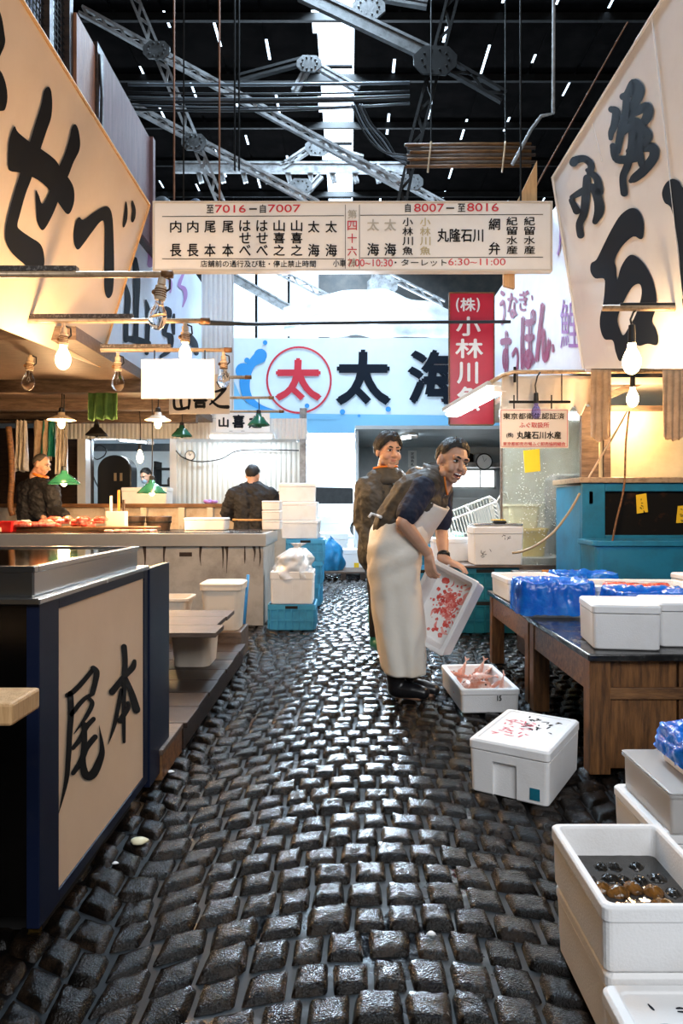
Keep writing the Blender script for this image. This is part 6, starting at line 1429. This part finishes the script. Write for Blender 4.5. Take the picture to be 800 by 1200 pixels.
for k in range(26):
    cx_, cy_ = rnd.gauss(.02, .06), rnd.gauss(-.01, .035); a = rnd.uniform(0, 6); stroke(mb, [(cx_, cy_), (cx_+.02*math.cos(a), cy_+.02*math.sin(a)), (cx_+.04*math.cos(a+.4), cy_+.04*math.sin(a+.4))], [.004, .008, .002], lambda p, q: V((max(-.19, min(.19, p)), max(-.12, min(.12, q)), .0301)))
mb.build('blood_stain', mat('smeared_blood', (.62, .07, .06), .25, 0, (.75, .30, .26), 30, .45, .7), bx_, world=False)
# ---- man in the olive jacket behind
Yr = 5.3
def W2(px, py, dy=0.0): return P(px, py, Yr+dy)
J = dict(pelvis=W2(452, 650), waist=W2(451, 620), chest=W2(451, 582, .0), neck=W2(453, 557, .02), shR=W2(429, 572, -.02), shL=W2(478, 570, .06), elR=W2(425, 610, -.0), wrR=W2(437, 645, -.14),
         elL=W2(486, 610, .06), wrL=W2(474, 642, -.10), hiR=W2(442, 652), hiL=W2(463, 652), knR=W2(442, 708, -.02), knL=W2(462, 708, -.02), anR=W2(441, 751, 0), anL=W2(465, 752, .04))
T2 = headT(W2(455, 530, -.02), 22, 4, 3, 1.12)
hands = (lambda mb: hand(mb, J['wrR'], V((.35, -.3, -.85)), V((-.6, -.7, 0)), (.3, .4, .3)), lambda mb: hand(mb, J['wrL'], V((-.35, -.3, -.85)), V((.6, -.7, 0)), (.3, .4, .3), side=-1))
rm = person('person in an olive padded jacket standing behind the fishmonger looking right', J, T2, vox=.0048, hands=hands, top=m_jacket, style='long', boots=m_gboot, fat=1.10, bulk=.034, wr=.006, toe=(.3, -.95, 0))
nk0 = J['neck'].lerp(J['chest'], .25); nk1 = T2 @ V((0, .028, -.110)); d = (nk1-nk0).normalized()
MB().loft([ringpts(nk0-d*.03, .15, d), ringpts(nk0+d*.03, .125, d), ringpts(nk1-d*.012, .098, d), ringpts(nk1, .094, d), ringpts(nk1-d*.004, .082, d), ringpts(nk0, .08, d)]).build('collar', m_jacket, rm, smooth=True)
mb = MB(); q = ringpts(nk1+d*.004, .092, d, 28); mb.tube(q+[q[0]], .009, 6); mb.build('collar_trim', m_orange, rm, smooth=True)
g = MB(); g.sph(nk0+V((-.09, .02, .01)), (.09, .12, .055), Matrix.Rotation(-.5, 3, 'Y')); g.sph(nk0+V((.08, .06, 0)), (.09, .10, .05), Matrix.Rotation(.5, 3, 'Y')); wrinkle(organic(g, .008, 4), .008, 18, 5).build('hood', m_jacket, rm, smooth=True, fix=False)
mb = MB(); f0 = J['chest']+V((.05, -.175, .10)); mb.tube([f0, f0+V((-.01, -.02, -.12)), f0+V((-.03, -.01, -.34)), f0+V((-.03, 0, -.5))], .006, 6); mb.build('zip_placket', m_black, rm, smooth=True)
# ---- man in black, seen from behind
Yb = 8.25
def W3(px, py, dy=0.0): return P(px, py, Yb+dy)
J = dict(pelvis=W3(295, 622), waist=W3(295, 606), chest=W3(295, 586, .0), neck=W3(295, 570, .02), shR=W3(317, 580, 0), shL=W3(274, 580, 0), elR=W3(325, 603, .08), wrR=W3(311, 610, .28), elL=W3(266, 601, .08), wrL=W3(282, 609, .28),
         hiR=W3(304, 626), hiL=W3(286, 626), knR=W3(304, 665), knL=W3(286, 665), anR=W3(304, 694), anL=W3(286, 694))
hands = (lambda mb: hand(mb, J['wrR'], V((-.4, .9, -.2)), V((0, .2, 1)), (.3, .4, .3)), lambda mb: hand(mb, J['wrL'], V((.4, .9, -.2)), V((0, .2, 1)), (.3, .4, .3), side=-1))
bm_ = person('person in black seen from behind, working at the low partition', J, headT(W3(296, 558, .06), 172, 16, 0, 1.0), vox=.009, hands=hands, top=m_blackcloth, style='short', bulk=.036, wr=.014, toe=(0, 1, 0))
mb = MB(); c = W3(295, 609); mb.loft([[c+V((.235*math.cos(t), .155*math.sin(t), z)) for t in np.linspace(0, 2*PI, 25)[:-1]] for z in (-.012, .012)]); mb.build('belt', m_pine, bm_, smooth=True)
# ---- old worker at the left
Yo = 8.0
def W4(px, py, dy=0.0): return P(px, py, Yo+dy)
J = dict(pelvis=W4(44, 628), waist=W4(42, 606), chest=W4(43, 582, .0), neck=W4(45, 563, .0), shR=W4(60, 574, -.12), shL=W4(30, 573, .08), elR=W4(64, 598, -.18), wrR=W4(78, 605, -.34), elL=W4(28, 600, .05), wrL=W4(50, 606, -.20),
         hiR=W4(54, 632), hiL=W4(36, 632), knR=W4(54, 670), knL=W4(36, 670), anR=W4(54, 698), anL=W4(36, 698))
hands = (lambda mb: hand(mb, J['wrR'], V((.7, -.6, -.3)), V((0, 0, 1)), (.4, .5, .3)), lambda mb: hand(mb, J['wrL'], V((.7, -.6, -.3)), V((0, 0, 1)), (.4, .5, .3), side=-1))
m_grey = mat('grey_hair', (.10, .085, .07), .6, bump=.5, bs=120)
ow = person('person with receding grey hair in black at the left cutting boards', J, headT(W4(48.5, 545, -.03), 84, 18, 0, 1.0), vox=.008, hands=hands, top=m_blackcloth, style='bald', hair=m_grey, bulk=.036, wr=.014, toe=(1, 0, 0))
nk0 = J['neck']; nk1 = nk0+V((.02, 0, .06)); d = (nk1-nk0).normalized(); mb = MB(); q = ringpts(nk1, .085, d, 24); mb.tube(q+[q[0]], .016, 8); mb.build('orange_scarf', m_orange, ow, smooth=True)
# ---- masked worker far back
Ym = 11.6
def W5(px, py, dy=0.0): return P(px, py, Ym+dy)
J = dict(pelvis=W5(182, 612), waist=W5(181, 600), chest=W5(180, 584), neck=W5(176, 570, -.03), shR=W5(165, 577), shL=W5(194, 577), elR=W5(163, 594), wrR=W5(171, 600, -.25), elL=W5(198, 594), wrL=W5(186, 600, -.25), hiR=W5(175, 616), hiL=W5(188, 616), knR=W5(175, 643), knL=W5(188, 643), anR=W5(175, 666), anL=W5(188, 666))
person('person in pale blue wearing a face mask, head bowed behind the large foam box', J, headT(W5(171, 558, -.08), -28, 26, 0, 1.0), vox=.010, top=mat('pale_blue_shirt', (.40, .50, .62), .7), style='short', bulk=.02, mask=True)
